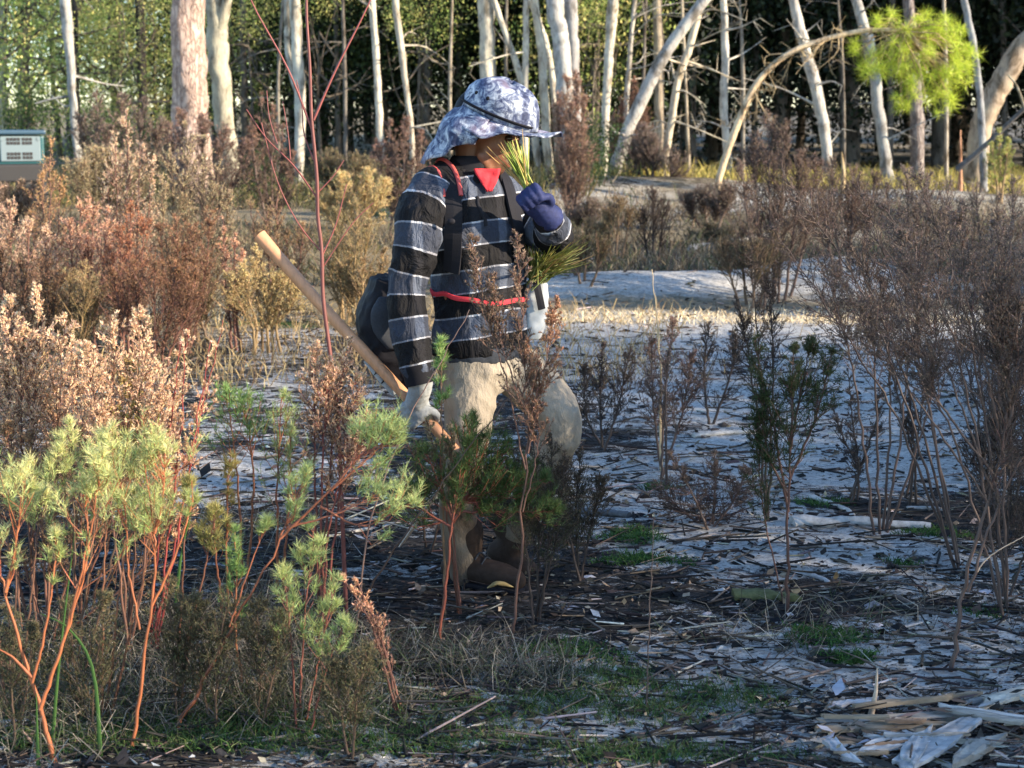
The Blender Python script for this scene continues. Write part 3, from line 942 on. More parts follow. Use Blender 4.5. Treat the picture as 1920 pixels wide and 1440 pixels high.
def stripe_mat():
    m, nt, b, out = mk('striped_sweater')
    s = attr(nt, 's').outputs['Fac']
    co = objco(nt)
    s = math_(nt, 'ADD', s, math_(nt, 'MULTIPLY', noise(nt, 9, 2, .5, co), .012))
    f = math_(nt, 'FRACT', math_(nt, 'MULTIPLY', s, 1 / .137))
    bl, wh, gy = (.006, .006, .008), (.32, .33, .36), (.055, .066, .092)
    c = ramp(nt, f, [(0, bl), (.475, wh), (.512, gy), (.963, wh)], 'CONSTANT')
    sx = N(nt, 'ShaderNodeSeparateXYZ'); nt.links.new(co, sx.inputs[0])
    ck = math_(nt, 'SINE', math_(nt, 'ADD', math_(nt, 'MULTIPLY', sx.outputs[0], 62.0), math_(nt, 'MULTIPLY', sx.outputs[1], 25.0)))
    c = mixc(nt, 1, c, ramp(nt, ck, [(.0, (.62, .62, .66)), (.45, (1, 1, 1)), (.62, (1.5, 1.5, 1.5))], 'CONSTANT'), 'MULTIPLY')
    n = noise(nt, 260, 3, .6, co)
    c = mixc(nt, 1, c, ramp(nt, n, [(.3, (.75, .75, .75)), (.7, (1.2, 1.2, 1.2))]), 'MULTIPLY')
    nt.links.new(c, b.inputs['Base Color'])
    b.inputs['Roughness'].default_value = .8
    b.inputs['Specular IOR Level'].default_value = .25
    wr = noise(nt, 13, 4, .6, mapped(nt, co, (1.3, 1.3, .7)), 1.6)
    bump(nt, b, math_(nt, 'ADD', math_(nt, 'MULTIPLY', wr, 1.0), math_(nt, 'MULTIPLY', n, .06)), .8, .03)
    return m


def camo_mat():
    m, nt, b, out = mk('blue_camouflage_cloth')
    co = objco(nt)
    n1 = noise(nt, 24, 6, .70, co, 1.0)
    n2 = noise(nt, 46, 5, .68, mapped(nt, co, (1, 1.2, .8)), .6)
    n3 = noise(nt, 9, 2, .5, co)
    base = ramp(nt, n1, [(.40, (.022, .030, .07)), (.46, (.08, .10, .18)), (.51, (.17, .20, .27)), (.57, (.33, .37, .44)), (.66, (.58, .60, .63))])
    dk = ramp(nt, n2, [(.40, (1, 1, 1)), (.46, (0, 0, 0))])
    c = mixc(nt, math_(nt, 'MULTIPLY', dk, .75), base, (.03, .04, .085))
    pk = ramp(nt, n3, [(.54, (0, 0, 0)), (.66, (1, 1, 1))])
    c = mixc(nt, math_(nt, 'MULTIPLY', pk, .18), c, (.60, .46, .54))
    nt.links.new(c, b.inputs['Base Color'])
    b.inputs['Roughness'].default_value = .75
    b.inputs['Specular IOR Level'].default_value = .3
    bump(nt, b, noise(nt, 60, 3, .6, co), .3, .004)
    return m


M_STRIPE, M_CAMO = stripe_mat(), camo_mat()
M_TROUSER = col_mat('khaki_trousers', .9, 15, .25, .8, .022, .15, (1.2, 1.2, .6))
M_BLACK = cloth_mat('black_webbing', (.018, .018, .022), 300, .3, .6)
M_DARKC = cloth_mat('dark_collar', (.022, .022, .026), 300, .3)
M_RED = cloth_mat('red_cloth', (.60, .045, .06), 200, .2)
M_PIPING = cloth_mat('red_piping', (.55, .10, .09), 200, .2, .6)
M_NAVY = cloth_mat('navy_glove', (.022, .030, .095), 120, .35, .7, 20)
M_PALEG = cloth_mat('pale_glove', (.30, .315, .32), 160, .25, .8, 16)
M_BOOT = cloth_mat('worn_boot_leather', (.045, .032, .026), 60, .4, .7)
M_GREYC = cloth_mat('grey_bag_cloth', (.045, .05, .06), 160, .25, .7)
M_WHITEBAG = cloth_mat('white_bag_vinyl', (.38, .41, .43), 60, .15, .5)
M_HANDLE = col_mat('worn_ash_handle', .5, 30, .22, .15, .002, .4, (3, 3, .6))
mS, nS, bS, oS = mk('steel_blade')
bS.inputs['Metallic'].default_value = .9
nS.links.new(ramp(nS, noise(nS, 24, 5, .7, objco(nS)), [(.35, (.18, .17, .165)), (.65, (.55, .55, .56))]), bS.inputs['Base Color'])
bS.inputs['Roughness'].default_value = .45
M_STEEL = mS
m_, nt_, b_, o_ = mk('skin')
nt_.links.new(attr(nt_, 'col').outputs['Color'], b_.inputs['Base Color'])
b_.inputs['Roughness'].default_value = .5
b_.inputs['Subsurface Weight'].default_value = .12
b_.inputs['Subsurface Radius'].default_value = (.012, .005, .003)
bump(nt_, b_, noise(nt_, 180, 3, .6, objco(nt_)), .12, .001)
M_SKIN = m_
m_, nt_, b_, o_ = mk('eye'); b_.inputs['Base Color'].default_value = (.03, .02, .015, 1); b_.inputs['Roughness'].default_value = .1
M_EYE = m_


def person():
    base = pp(905, 1107); base[2] = zf(base[0], base[1])
    t = thing('person', 'person in striped sweater and blue patterned flap hat walking with a tool, sniffing a seedling', 'person', base)
    Fd, Rd, Uz = nrm(A3(.74, -.67, 0)), nrm(A3(-.67, -.74, 0)), A3(0, 0, 1)
    # head frame: turned to the right of the picture, bowed
    yaw, pit = math.radians(22), math.radians(22)
    h0 = A3(math.cos(yaw), -math.sin(yaw), 0)
    hf = h0 * math.cos(pit) - Uz * math.sin(pit); hu = h0 * math.sin(pit) + Uz * math.cos(pit); hr = np.cross(hf, hu)
    hc = pp(915, 243, -.02)
    H = lambda a, r, u: hc + hf * a + hr * r + hu * u
    HE = lambda mb, a, r, u, ra, rr, ru, k=20, m=12: ell(mb, H(a, r, u), (hf * ra, hr * rr, hu * ru), k, m)
    # joints
    RS, RE, RW = pp(803, 368, -.13), pp(766, 545, -.19), pp(784, 695, -.23)
    LS, LE, LW = pp(955, 375, .12), pp(1036, 442, -.02), pp(1020, 398, -.17)
    RH, RK, RA = pp(872, 635, -.08), pp(873, 850, -.13), pp(873, 1062, -.03)
    LH, LK, LA = pp(938, 635, .06), pp(1052, 795, -.04), pp(962, 1003, .10)
    # ---- body: one continuous surface
    mb = MB()
    HE(mb, -.012, 0, .03, .096, .074, .098); HE(mb, .035, 0, -.035, .066, .060, .086); HE(mb, .066, 0, -.095, .030, .033, .024)
    HE(mb, .074, 0, .028, .024, .052, .014); HE(mb, .058, .030, -.028, .030, .026, .026); HE(mb, .058, -.030, -.028, .030, .026, .026)
    limb(mb, [H(.098, 0, .008), H(.112, 0, -.014), H(.122, 0, -.032)], [.008, .010, .013], 10, 8)
    for sg in (1, -1):
        HE(mb, .106, .013 * sg, -.036, .012, .009, .009, 10, 8); HE(mb, -.008, .076 * sg, -.008, .018, .009, .030, 12, 8)
        limb(mb, [H(.03, .058 * sg, -.07), H(.055, .035 * sg, -.098)], [.016, .018], 10, 6)
    HE(mb, .100, 0, -.063, .011, .024, .0065, 14, 8); HE(mb, .097, 0, -.076, .012, .021, .0075, 14, 8)
    limb(mb, [H(-.035, 0, -.05), pp(888, 312, 0), pp(878, 345, .0), pp(882, 400, .0)], [.058, .056, .062, .08], 16, 12)
    loft(mb, [(pp(900, 640), Rd * .10, Fd * .08), (pp(895, 560), Rd * .135, Fd * .11), (pp(890, 450), Rd * .15, Fd * .105), (pp(884, 385), Rd * .15, Fd * .09), (pp(880, 350), Rd * .08, Fd * .06)], 20, 16)
    limb(mb, [RS, RE, RW, pp(790, 722, -.235)], [.05, .042, .03, .028], 12, 16); limb(mb, [LS, LE, LW, pp(1012, 388, -.175)], [.05, .042, .03, .028], 12, 16)
    limb(mb, [pp(888, 640, -.03), RK, pp(860, 960, -.06), RA], [.05, .034, .028, .026], 12, 18); limb(mb, [pp(925, 640, .03), pp(998, 728, .0), LK, pp(1000, 930, .05), LA], [.05, .045, .034, .028, .026], 12, 20)
    V, Nn, F = fuse(mb, .0065, 3)
    sk = A3(.22, .10, .055)
    loc = np.stack([(V - hc) @ hf, (V - hc) @ hr, (V - hc) @ hu], -1)
    C = np.tile(sk, (len(V), 1))
    beard = np.exp(-((loc[:, 0] - .088) / .026) ** 2 - (loc[:, 1] / .026) ** 2 - ((loc[:, 2] + .100) / .016) ** 2) + .8 * np.exp(-((loc[:, 0] - .108) / .02) ** 2 - (loc[:, 1] / .03) ** 2 - ((loc[:, 2] + .051) / .006) ** 2)
    C = C * (1 - .72 * np.clip(beard, 0, 1))[:, None]
    lip = np.exp(-((loc[:, 0] - .11) / .014) ** 2 - (loc[:, 1] / .022) ** 2 - ((loc[:, 2] + .069) / .010) ** 2)
    C = C * (1 - lip[:, None] * A3(.1, .42, .40))
    finish('body', V, F, M_SKIN, t, col=C)
    for sg in (1, -1):
        e = MB(); HE(e, .084, .031 * sg, .006, .012, .013, .012, 14, 10); build(e, 'eye', M_EYE, t)
    hairm = MB(); HE(hairm, -.030, 0, .028, .094, .083, .094, 24, 14)
    Vh, Nh, Fh = fuse(hairm, .008, 2); finish('hair', Vh, Fh, M_BLACK, t)
    # ---- sweater
    mb = MB()
    tor = [(pp(902, 662), Rd * .158, Fd * .130), (pp(902, 640), Rd * .160, Fd * .132), (pp(902, 590), Rd * .148, Fd * .132), (pp(899, 535), Rd * .150, Fd * .130), (pp(894, 470), Rd * .172, Fd * .134),
           (pp(888, 410), Rd * .196, Fd * .132), (pp(882, 364), Rd * .180, Fd * .114), (pp(876, 334), Rd * .150, Fd * .092), (pp(873, 314), Rd * .100, Fd * .076), (pp(876, 300), Rd * .075, Fd * .066)]
    loft(mb, tor, 40, 44, 2.25)
    ell(mb, pp(818, 362, -.085), (Rd * .080, Fd * .080, Uz * .075)); ell(mb, pp(946, 374, .08), (Rd * .080, Fd * .080, Uz * .072))
    V, Nn, F = fuse(mb, .009, 6)
    axd = nrm(A3(.20, 0, -1))
    V = creases(V, Nn, A3(.9, .1, 1), .0095, 22, 3)
    s = (V - pp(880, 330)) @ axd + .010 * np.sin((V - pp(880, 330)) @ Rd * 9)
    sw = finish('sweater', V, F, M_STRIPE, t, s=s + .058)
    bvh = BVHTree.FromPolygons([tuple(v) for v in V], F)

    def sleeve(pts, radii, seed, off, amp=.0095):
        m = MB(); P = limb(m, pts, radii, 22, 40)
        Vs, Ns, Fs = fuse(m, .0075, 4)
        Pd = curve(P, 160)
        L = np.concatenate([[0], np.cumsum(np.linalg.norm(np.diff(Pd, axis=0), axis=1))])
        d2 = ((Vs[:, None, :] - Pd[None, ::2]) ** 2).sum(-1)
        i = d2.argmin(1) * 2
        tg = nrm(np.gradient(Pd, axis=0))[i]
        sv = L[i] + ((Vs - Pd[i]) * tg).sum(1)
        Vs = creases(Vs, Ns, Pd[-1] - Pd[0] + A3(.26, -.1, 0), amp, 24, seed)
        o = finish('sleeve', Vs, Fs, M_STRIPE, sw, s=sv + off)
        return o
    sleeve([pp(816, 360, -.10), pp(793, 400, -.150), pp(780, 465, -.18), pp(762, 545, -.19), pp(768, 620, -.21), pp(782, 690, -.228)], [.076, .078, .068, .058, .058, .046], 5, .066)
    sleeve([pp(950, 378, .11), pp(990, 415, .06), LE, pp(1036, 424, -.10), pp(1024, 402, -.16)], [.076, .068, .060, .052, .042], 6, .05)
    # collar with an open front
    m = MB(); n1, n2 = 40, 6
    th = np.linspace(math.radians(24), math.radians(336), n1)
    nb_ = pp(886, 318, 0)
    cu = nrm(A3(.30, -.12, 1))
    G = []
    for j in range(n2):
        q = j / (n2 - 1)
        for a in th:
            rad = .072 + .045 * q ** 1.3
            front = max(0, math.cos(a))
            h = .045 - .085 * q - .055 * q * front ** 2
            G.append(nb_ + Fd * math.cos(a) * (rad + .018 * front * q) + Rd * math.sin(a) * rad * 1.06 + cu * h)
    i = np.arange(n2 - 1)[:, None] * n1; j = np.arange(n1 - 1)[None]
    m.add(np.array(G), np.stack([i + j, i + j + 1, i + n1 + j + 1, i + n1 + j], -1).reshape(-1, 4), (.02, .02, .02))
    o = build(m, 'collar', M_DARKC, sw); md = o.modifiers.new('thick', 'SOLIDIFY'); md.thickness = .006
    # dark front placket
    pts = []
    for k in range(12):
        q = k / 11
        l, nn, ix, ds = bvh.find_nearest(Vector(pp(928 + 6 * q, 345 + 75 * q, -.2)))
        pts.append(np.array(l) + np.array(nn) * .001)
    m = MB(); tube(m, pts, .006, 8, (.02, .02, .02), flat=.8); build(m, 'placket', M_DARKC, sw)
    # red undershirt in the open collar: a small cloth laid on the throat and chest
    G = []; nr, nc = 9, 9
    for r in range(nr):
        q = r / (nr - 1)
        xl, xr = 889 + 24 * q ** 1.3, 938 - 16 * q ** 1.6
        for c_ in range(nc):
            x = xl + (xr - xl) * c_ / (nc - 1); y = 316 + 42 * q + 2 * q * math.sin(c_ * 1.9)
            l, nn, ix, ds = bvh.find_nearest(Vector(pp(x, y, -.13)))
            p0 = np.array(l) + np.array(nn) * (.006 + .0025 * math.sin(c_ * 1.6 + r * 1.1))
            k_ = (p0 - A3(0, 0, CAMH)); tgt = pp(x, y, 0)
            G.append(A3(tgt[0], tgt[1], tgt[2]) + (A3(0, 0, CAMH) - tgt) * ((DP - min(p0[1], DP - .06)) / DP))
    m = MB(); i = np.arange(nr - 1)[:, None] * nc; j = np.arange(nc - 1)[None]
    m.add(np.array(G), np.stack([i + j, i + j + 1, i + nc + j + 1, i + nc + j], -1).reshape(-1, 4), (.5, .05, .05))
    o = build(m, 'undershirt', M_RED, t); md = o.modifiers.new('thick', 'SOLIDIFY'); md.thickness = .006; md.offset = 0
    # grey hem flap of an under layer below the sweater
    m = MB()
    loft(m, [(pp(902, 672), Rd * .155, Fd * .129), (pp(902, 655), Rd * .160, Fd * .134), (pp(901, 642), Rd * .158, Fd * .132)], 36, 10)
    Vr, Nr, Fr = fuse(m, .008, 2); Vr = creases(Vr, Nr, A3(1, 0, .2), .006, 34, 9)
    finish('shirt_hem', Vr, Fr, M_GREYC, t)
    # ---- trousers
    m = MB()
    loft(m, [(pp(901, 728, -.01), Rd * .13, Fd * .10), (pp(903, 690, -.01), Rd * .148, Fd * .122), (pp(901, 650), Rd * .150, Fd * .124), (pp(898, 630), Rd * .15, Fd * .12)], 30, 14)
    limb(m, [pp(882, 668, -.03), pp(880, 745, -.09), pp(872, 850, -.12), pp(858, 960, -.05), pp(872, 1072, -.03)], [.086, .084, .066, .058, .056], 20, 30)
    limb(m, [pp(930, 668, .02), pp(1000, 724, -.0), pp(1050, 788, -.04), pp(1036, 850, -.01), pp(1000, 930, .05), pp(966, 1000, .10)], [.086, .080, .070, .064, .058, .052], 20, 34)
    V, Nn, F = fuse(m, .009, 4)
    V = creases(V, Nn, A3(.9, .2, .7), .0085, 20, 12, 12, .45)
    leg_shade = np.clip((.46 - (V[:, 2] - base[2])) / .22, 0, 1)[:, None] * .8  # shade on the lower legs, painted into the cloth as a darker brown
    leg_shade = np.clip(leg_shade + .18 * np.sin(V[:, :1] * 40 + V[:, 2:3] * 33) * (leg_shade > .05), 0, 1)
    tr = finish('trousers', V, F, M_TROUSER, t, col=A3(.29, .25, .195) * (1 - leg_shade) + A3(.115, .085, .062) * leg_shade)
    m = MB()
    kp = pp(1058, 828, -.12)
    # ---- boots
    gz = zf(pp(880, 1107)[0], DP)
    fd = nrm(A3(.86, -.5, 0))
    m = MB()
    an = pp(872, 1070, -.03); an[2] = gz + .10
    limb(m, [an + A3(0, 0, .07), an, an - A3(0, 0, .05)], [.060, .055, .052], 14, 8)
    limb(m, [an - fd * .045 - A3(0, 0, .055), an + fd * .05 - A3(0, 0, .052), an + fd * .14 - A3(0, 0, .058), an + fd * .185 - A3(0, 0, .062)], [.042, .046, .044, .034], 14, 16)
    V, Nn, F = fuse(m, .007, 3); V[:, 2] = np.maximum(V[:, 2], gz + .004); bo = finish('boot', V, F, M_BOOT, t)
    m = MB(); loft(m, [(an - fd * .085 + A3(0, 0, gz + .006 - an[2]), np.cross(fd, A3(0, 0, 1)) * .036, A3(0, 0, .012)), (an + fd * .02 + A3(0, 0, gz + .006 - an[2]), np.cross(fd, A3(0, 0, 1)) * .044, A3(0, 0, .013)), (an + fd * .13 + A3(0, 0, gz + .006 - an[2]), np.cross(fd, A3(0, 0, 1)) * .050, A3(0, 0, .013)), (an + fd * .215 + A3(0, 0, gz + .006 - an[2]), np.cross(fd, A3(0, 0, 1)) * .028, A3(0, 0, .011))], 20, 20, 4)
    build(m, 'sole', M_BLACK, bo)
    for q in range(4):
        lc = an + fd * (.055 + .024 * q) + A3(0, 0, .004 - .012 * q); sd_ = np.cross(fd, A3(0, 0, 1))
        m = MB(); tube(m, curve([lc - sd_ * .03 - A3(0, 0, .012), lc + A3(0, 0, .004), lc + sd_ * .03 - A3(0, 0, .012)], 8), .003, 6, (.2, .15, .1)); build(m, 'lace', M_GREYC, bo)
    m = MB()
    a2 = pp(962, 1005, .10); d2 = nrm(A3(.55, -.25, -.8)); up2 = nrm(A3(-.45, .2, .75))
    limb(m, [a2 + up2 * .06 + A3(.0, 0, .02), a2, a2 - nrm(A3(.2, 0, .5)) * .05], [.056, .052, .050], 14, 8)
    he = a2 + A3(-.045, 0, -.055)
    limb(m, [he, he + d2 * .06 + A3(.035, 0, 0), he + d2 * .13 + A3(.065, 0, 0), he + d2 * .17 + A3(.09, 0, 0)], [.042, .045, .043, .033], 14, 16)
    V, Nn, F = fuse(m, .007, 3); finish('boot', V, F, M_BOOT, t)
    # ---- hat
    hat = MB()
    k = 44; prof = [(.044, .126, .102), (.060, .124, .101), (.085, .121, .098), (.110, .113, .092), (.132, .098, .080), (.148, .075, .060), (.157, .045, .036), (.160, .012, .010)]
    an_ = np.arange(k) * 2 * np.pi / k
    G = []
    for ih, (h, a, r) in enumerate(prof):
        wr = 1 + .012 * np.sin(an_ * 5 + h * 60) + .010 * np.sin(an_ * 9 - h * 40)
        for jj in range(k):
            G.append(H(.018 + a * wr[jj] * math.cos(an_[jj]) - .05 * (h - .05), r * wr[jj] * math.sin(an_[jj]), h + .006 * math.sin(an_[jj] * 3 + 2)))
    i = np.arange(len(prof) - 1)[:, None] * k; j = np.arange(k)[None]; j2 = (j + 1) % k
    hat.add(np.array(G), np.stack([i + j, i + j2, i + k + j2, i + k + j], -1).reshape(-1, 4), (.5, .5, .5))
    hat.add(np.vstack([np.array(G)[-k:], [H(.012, 0, .161)]]), np.stack([np.arange(k), (np.arange(k) + 1) % k, np.full(k, k)], -1), (.5, .5, .5))
    ho = build(hat, 'hat', M_CAMO, t); md = ho.modifiers.new('thick', 'SOLIDIFY'); md.thickness = .003; md.offset = 1
    # brim: front visor stands out, sides droop
    th = np.linspace(math.radians(-128), math.radians(128), 64); rows = 9
    G = []
    for j in range(rows):
        q = j / (rows - 1)
        for a in th:
            c, s_ = math.cos(a), math.sin(a)
            fr = max(0, c) ** 1.4
            outa = .150 + .058 * fr; outr = .150
            drop = (-.052 * (1 - fr) + .030 * fr) * q ** 1.15
            ia, ir = .125, .101
            A_ = ia + (outa - ia) * q; R_ = ir + (outr - ir) * q * (.75 + .25 * abs(s_))
            wob = .006 * q * math.sin(a * 7 + 1) + .004 * q * math.sin(a * 13)
            G.append(H(.018 + A_ * c, R_ * s_, .046 + drop + wob))
    n1 = len(th); i = np.arange(rows - 1)[:, None] * n1; j = np.arange(n1 - 1)[None]
    m = MB(); m.add(np.array(G), np.stack([i + j, i + j + 1, i + n1 + j + 1, i + n1 + j], -1).reshape(-1, 4), (.5, .5, .5))
    o = build(m, 'brim', M_CAMO, ho); md = o.modifiers.new('thick', 'SOLIDIFY'); md.thickness = .004
    # neck flap
    th = np.linspace(math.radians(82), math.radians(278), 40); rows = 16
    bot = curve([H(.030, .128, -.035), pp(858, 272, -.15), pp(826, 292, -.13), pp(795, 306, -.06), pp(792, 303, .03), pp(820, 285, .10), H(.02, -.125, -.05)], 40)
    G = []
    for j in range(rows):
        q = j / (rows - 1)
        for ii, a in enumerate(th):
            top = H(.018 + .127 * math.cos(a), .103 * math.sin(a), .050)
            p = top * (1 - q) + bot[ii] * q
            out_ = nrm(hr * math.sin(a) + hf * math.cos(a))
            p = p + out_ * (.020 * math.sin(q * math.pi) + .007 * q * math.sin(ii * .8 + 1) + .004 * math.sin(q * 9 + ii * .3))
            G.append(p)
    n1 = len(th); i = np.arange(rows - 1)[:, None] * n1; j = np.arange(n1 - 1)[None]
    m = MB(); m.add(np.array(G), np.stack([i + j, i + j + 1, i + n1 + j + 1, i + n1 + j], -1).reshape(-1, 4), (.5, .5, .5))
    o = build(m, 'neck_flap', M_CAMO, ho); md = o.modifiers.new('thick', 'SOLIDIFY'); md.thickness = .003
    th = np.linspace(math.radians(18), math.radians(150), 30)
    m = MB(); tube(m, [H(.018 + .129 * math.cos(a), .1055 * math.sin(a), .062) for a in th], .0075, 8, (.02, .02, .02), flat=.5)
    build(m, 'hat_band', M_BLACK, ho)
    for a in (1.7, 2.1):
        e = MB(); ell(e, H(.018 + .118 * math.cos(a), .0975 * math.sin(a), .10), (hf * .006, hr * .004, hu * .006), 10, 6); build(e, 'eyelet', M_BLACK, ho)
    # ---- gloves, each finger its own bent chain
    m = MB()
    kn = pp(998, 371, -.20)
    pal_d = nrm(kn - LW)
    limb(m, [pp(1030, 408, -.15), LW, pp(1010, 386, -.185)], [.043, .038, .036], 14, 10)
    side = nrm(A3(.75, -.1, .62)); side = nrm(side - pal_d * (side @ pal_d)); nor = np.cross(pal_d, side)
    if nor[1] > 0: nor = -nor
    ell(m, pp(1008, 384, -.19), (pal_d * .052, side * .043, nor * .024))
    for q, L in zip((-1.5, -.5, .5, 1.5), (.030, .035, .036, .033)):
        k0 = pp(1008, 384, -.19) + pal_d * .040 + side * q * .019
        p1 = k0 + pal_d * L * .75 + nor * .012; p2 = p1 + nor * L * .85 - pal_d * .004; p3 = p2 - pal_d * L * .75 + nor * .002
        limb(m, [k0, p1, p2, p3], [.0125, .0118, .011, .0098], 9, 12)
    tb = pp(1008, 384, -.19) + side * .036 - pal_d * .012 + nor * .012
    limb(m, [tb, tb + pal_d * .030 + nor * .018 + side * .006, tb + pal_d * .052 + nor * .036 - side * .012], [.015, .0125, .0105], 9, 10)
    V, Nn, F = fuse(m, .0042, 2); V = creases(V, Nn, side, .0012, 60, 4); finish('glove', V, F, M_NAVY, t)
    m = MB()
    hd = nrm(HB - HA)
    hp = HA + hd * (((pp(800, 760, -.2) - HA) @ hd))
    palc = hp + A3(-.006, -.030, .018)
    limb(m, [pp(783, 690, -.228), pp(790, 715, -.232), palc + A3(-.004, 0, .018)], [.040, .036, .034], 14, 10)
    ell(m, palc, (hd * .046, nrm(np.cross(hd, A3(0, 1, 0))) * .038, A3(0, .022, 0)))
    v2 = nrm(np.cross(hd, A3(0, 1, 0)))
    if v2[2] > 0: v2 = -v2
    for q, L in zip((-1.5, -.5, .5, 1.5), (.032, .036, .035, .030)):
        k0 = palc + hd * q * .020 + v2 * .026
        p1 = k0 + v2 * .024 + A3(0, .010, 0); p2 = p1 + A3(0, .036, 0) + v2 * .002; p3 = p2 - v2 * .022 + A3(0, .010, 0)
        limb(m, [k0, p1, p2, p3], [.0125, .0118, .0108, .0098], 9, 12)
    tb = palc - v2 * .022 + hd * .026
    limb(m, [tb, tb + hd * .030 + A3(0, .018, 0) - v2 * .004, tb + hd * .044 + A3(0, .040, 0) + v2 * .010], [.014, .012, .0102], 9, 10)
    V, Nn, F = fuse(m, .0042, 2); V = creases(V, Nn, hd, .002, 80, 5); finish('glove', V, F, M_PALEG, t)
    m = MB(); P = [pp(781, 684, -.228), pp(785, 702, -.231), pp(789, 720, -.234)]
    tube(m, curve(P, 8), [.052, .050, .048, .046, .045, .044, .043, .042], 18, (.02, .02, .02), .03, seed=3); build(m, 'glove_cuff', M_BLACK, t)
    return t, bvh, Rd, Fd


# the tool: long wooden handle, steel blade set across its lower end
HA, HB = pp(486, 441, -.06), pp(866, 858, -.19)


def hoe():
    t = thing('planting_hoe', 'long handled planting hoe with a worn wooden handle pointing up behind the person', 'hoe', HB)
    mb = MB()
    P = curve([HA, HA * .66 + HB * .34 + A3(0, 0, -.006), HA * .33 + HB * .67, HB], 40)
    tt = np.linspace(0, 1, 40)
    R = .0185 + .003 * np.exp(-tt / .05) - .002 * tt
    c = np.array([(.56, .285, .15)] * 40) * (1 - .18 * np.sin(tt * 9)[:, None] * .4)
    tube(mb, P, R, 18, c, .012, seed=6)
    build(mb, 'handle', M_HANDLE, t)
    hd = nrm(HB - HA)
    e = pp(768, 1000, -.16); bd = nrm(e - HB)
    wv = nrm(np.cross(bd, hd))
    def box(name, c0, c1, s, h, s2=None, h2=None):
        m = MB(); s2 = s if s2 is None else s2; h2 = h if h2 is None else h2
        V = []
        for c, a, b in ((c0, s, h), (c1, s2, h2)):
            for x, y in ((-1, -1), (1, -1), (1, 1), (-1, 1)):
                V.append(c + wv * a * x + np.cross(bd, wv) * b * y)
        m.add(np.array(V), [(0, 1, 2, 3), (7, 6, 5, 4), (0, 4, 5, 1), (1, 5, 6, 2), (2, 6, 7, 3), (3, 7, 4, 0)], (.4, .4, .4))
        o = build(m, name, M_STEEL, t, smooth=False)
        b = o.modifiers.new('b', 'BEVEL'); b.width = .0015; b.segments = 2
    box('bracket', HB - bd * .035, HB + bd * .05, .026, .013)
    box('blade', HB + bd * .045, HB + bd * .34, .042, .0045, .034, .002)
    for q in (.0, .03):
        m = MB(); c = HB + bd * q; tube(m, [c - wv * .033, c + wv * .033], .006, 8, (.3, .3, .3)); build(m, 'bolt', M_STEEL, t)


hoe()
PERSON, TBVH, RD, FD = person()


# the planting bags and their harness
def ribbon(pts, width, thick, name, mat, parent, bvh=None, off=.010, n=40, outward=None):
    P = curve(pts, n)
    Nn = np.zeros_like(P)
    if bvh is not None:
        for i in range(n):
            l, nn, ix, ds = bvh.find_nearest(Vector(P[i]))
            Nn[i] = np.array(nn); P[i] = np.array(l) + Nn[i] * off
        for _ in range(9):
            Nn[1:-1] = nrm(Nn[:-2] + Nn[1:-1] + Nn[2:]); P[1:-1] = (P[:-2] + 2 * P[1:-1] + P[2:]) / 4
    else:
        Nn[:] = outward
    T = nrm(np.gradient(P, axis=0)); S = nrm(np.cross(T, Nn)); Nn = np.cross(S, T)
    V = np.stack([P - S * width / 2 - Nn * thick, P - S * width / 2 + Nn * thick * .6, P + Nn * thick, P + S * width / 2 + Nn * thick * .6, P + S * width / 2 - Nn * thick], 1)
    k = 5
    i = np.arange(n - 1)[:, None] * k; j = np.arange(k)[None]; j2 = (j + 1) % k
    m = MB(); m.add(V, np.stack([i + j, i + k + j, i + k + j2, i + j2], -1).reshape(-1, 4), (.02, .02, .02))
    o = build(m, name, mat, parent, smooth=False)
    return o, P, S, Nn


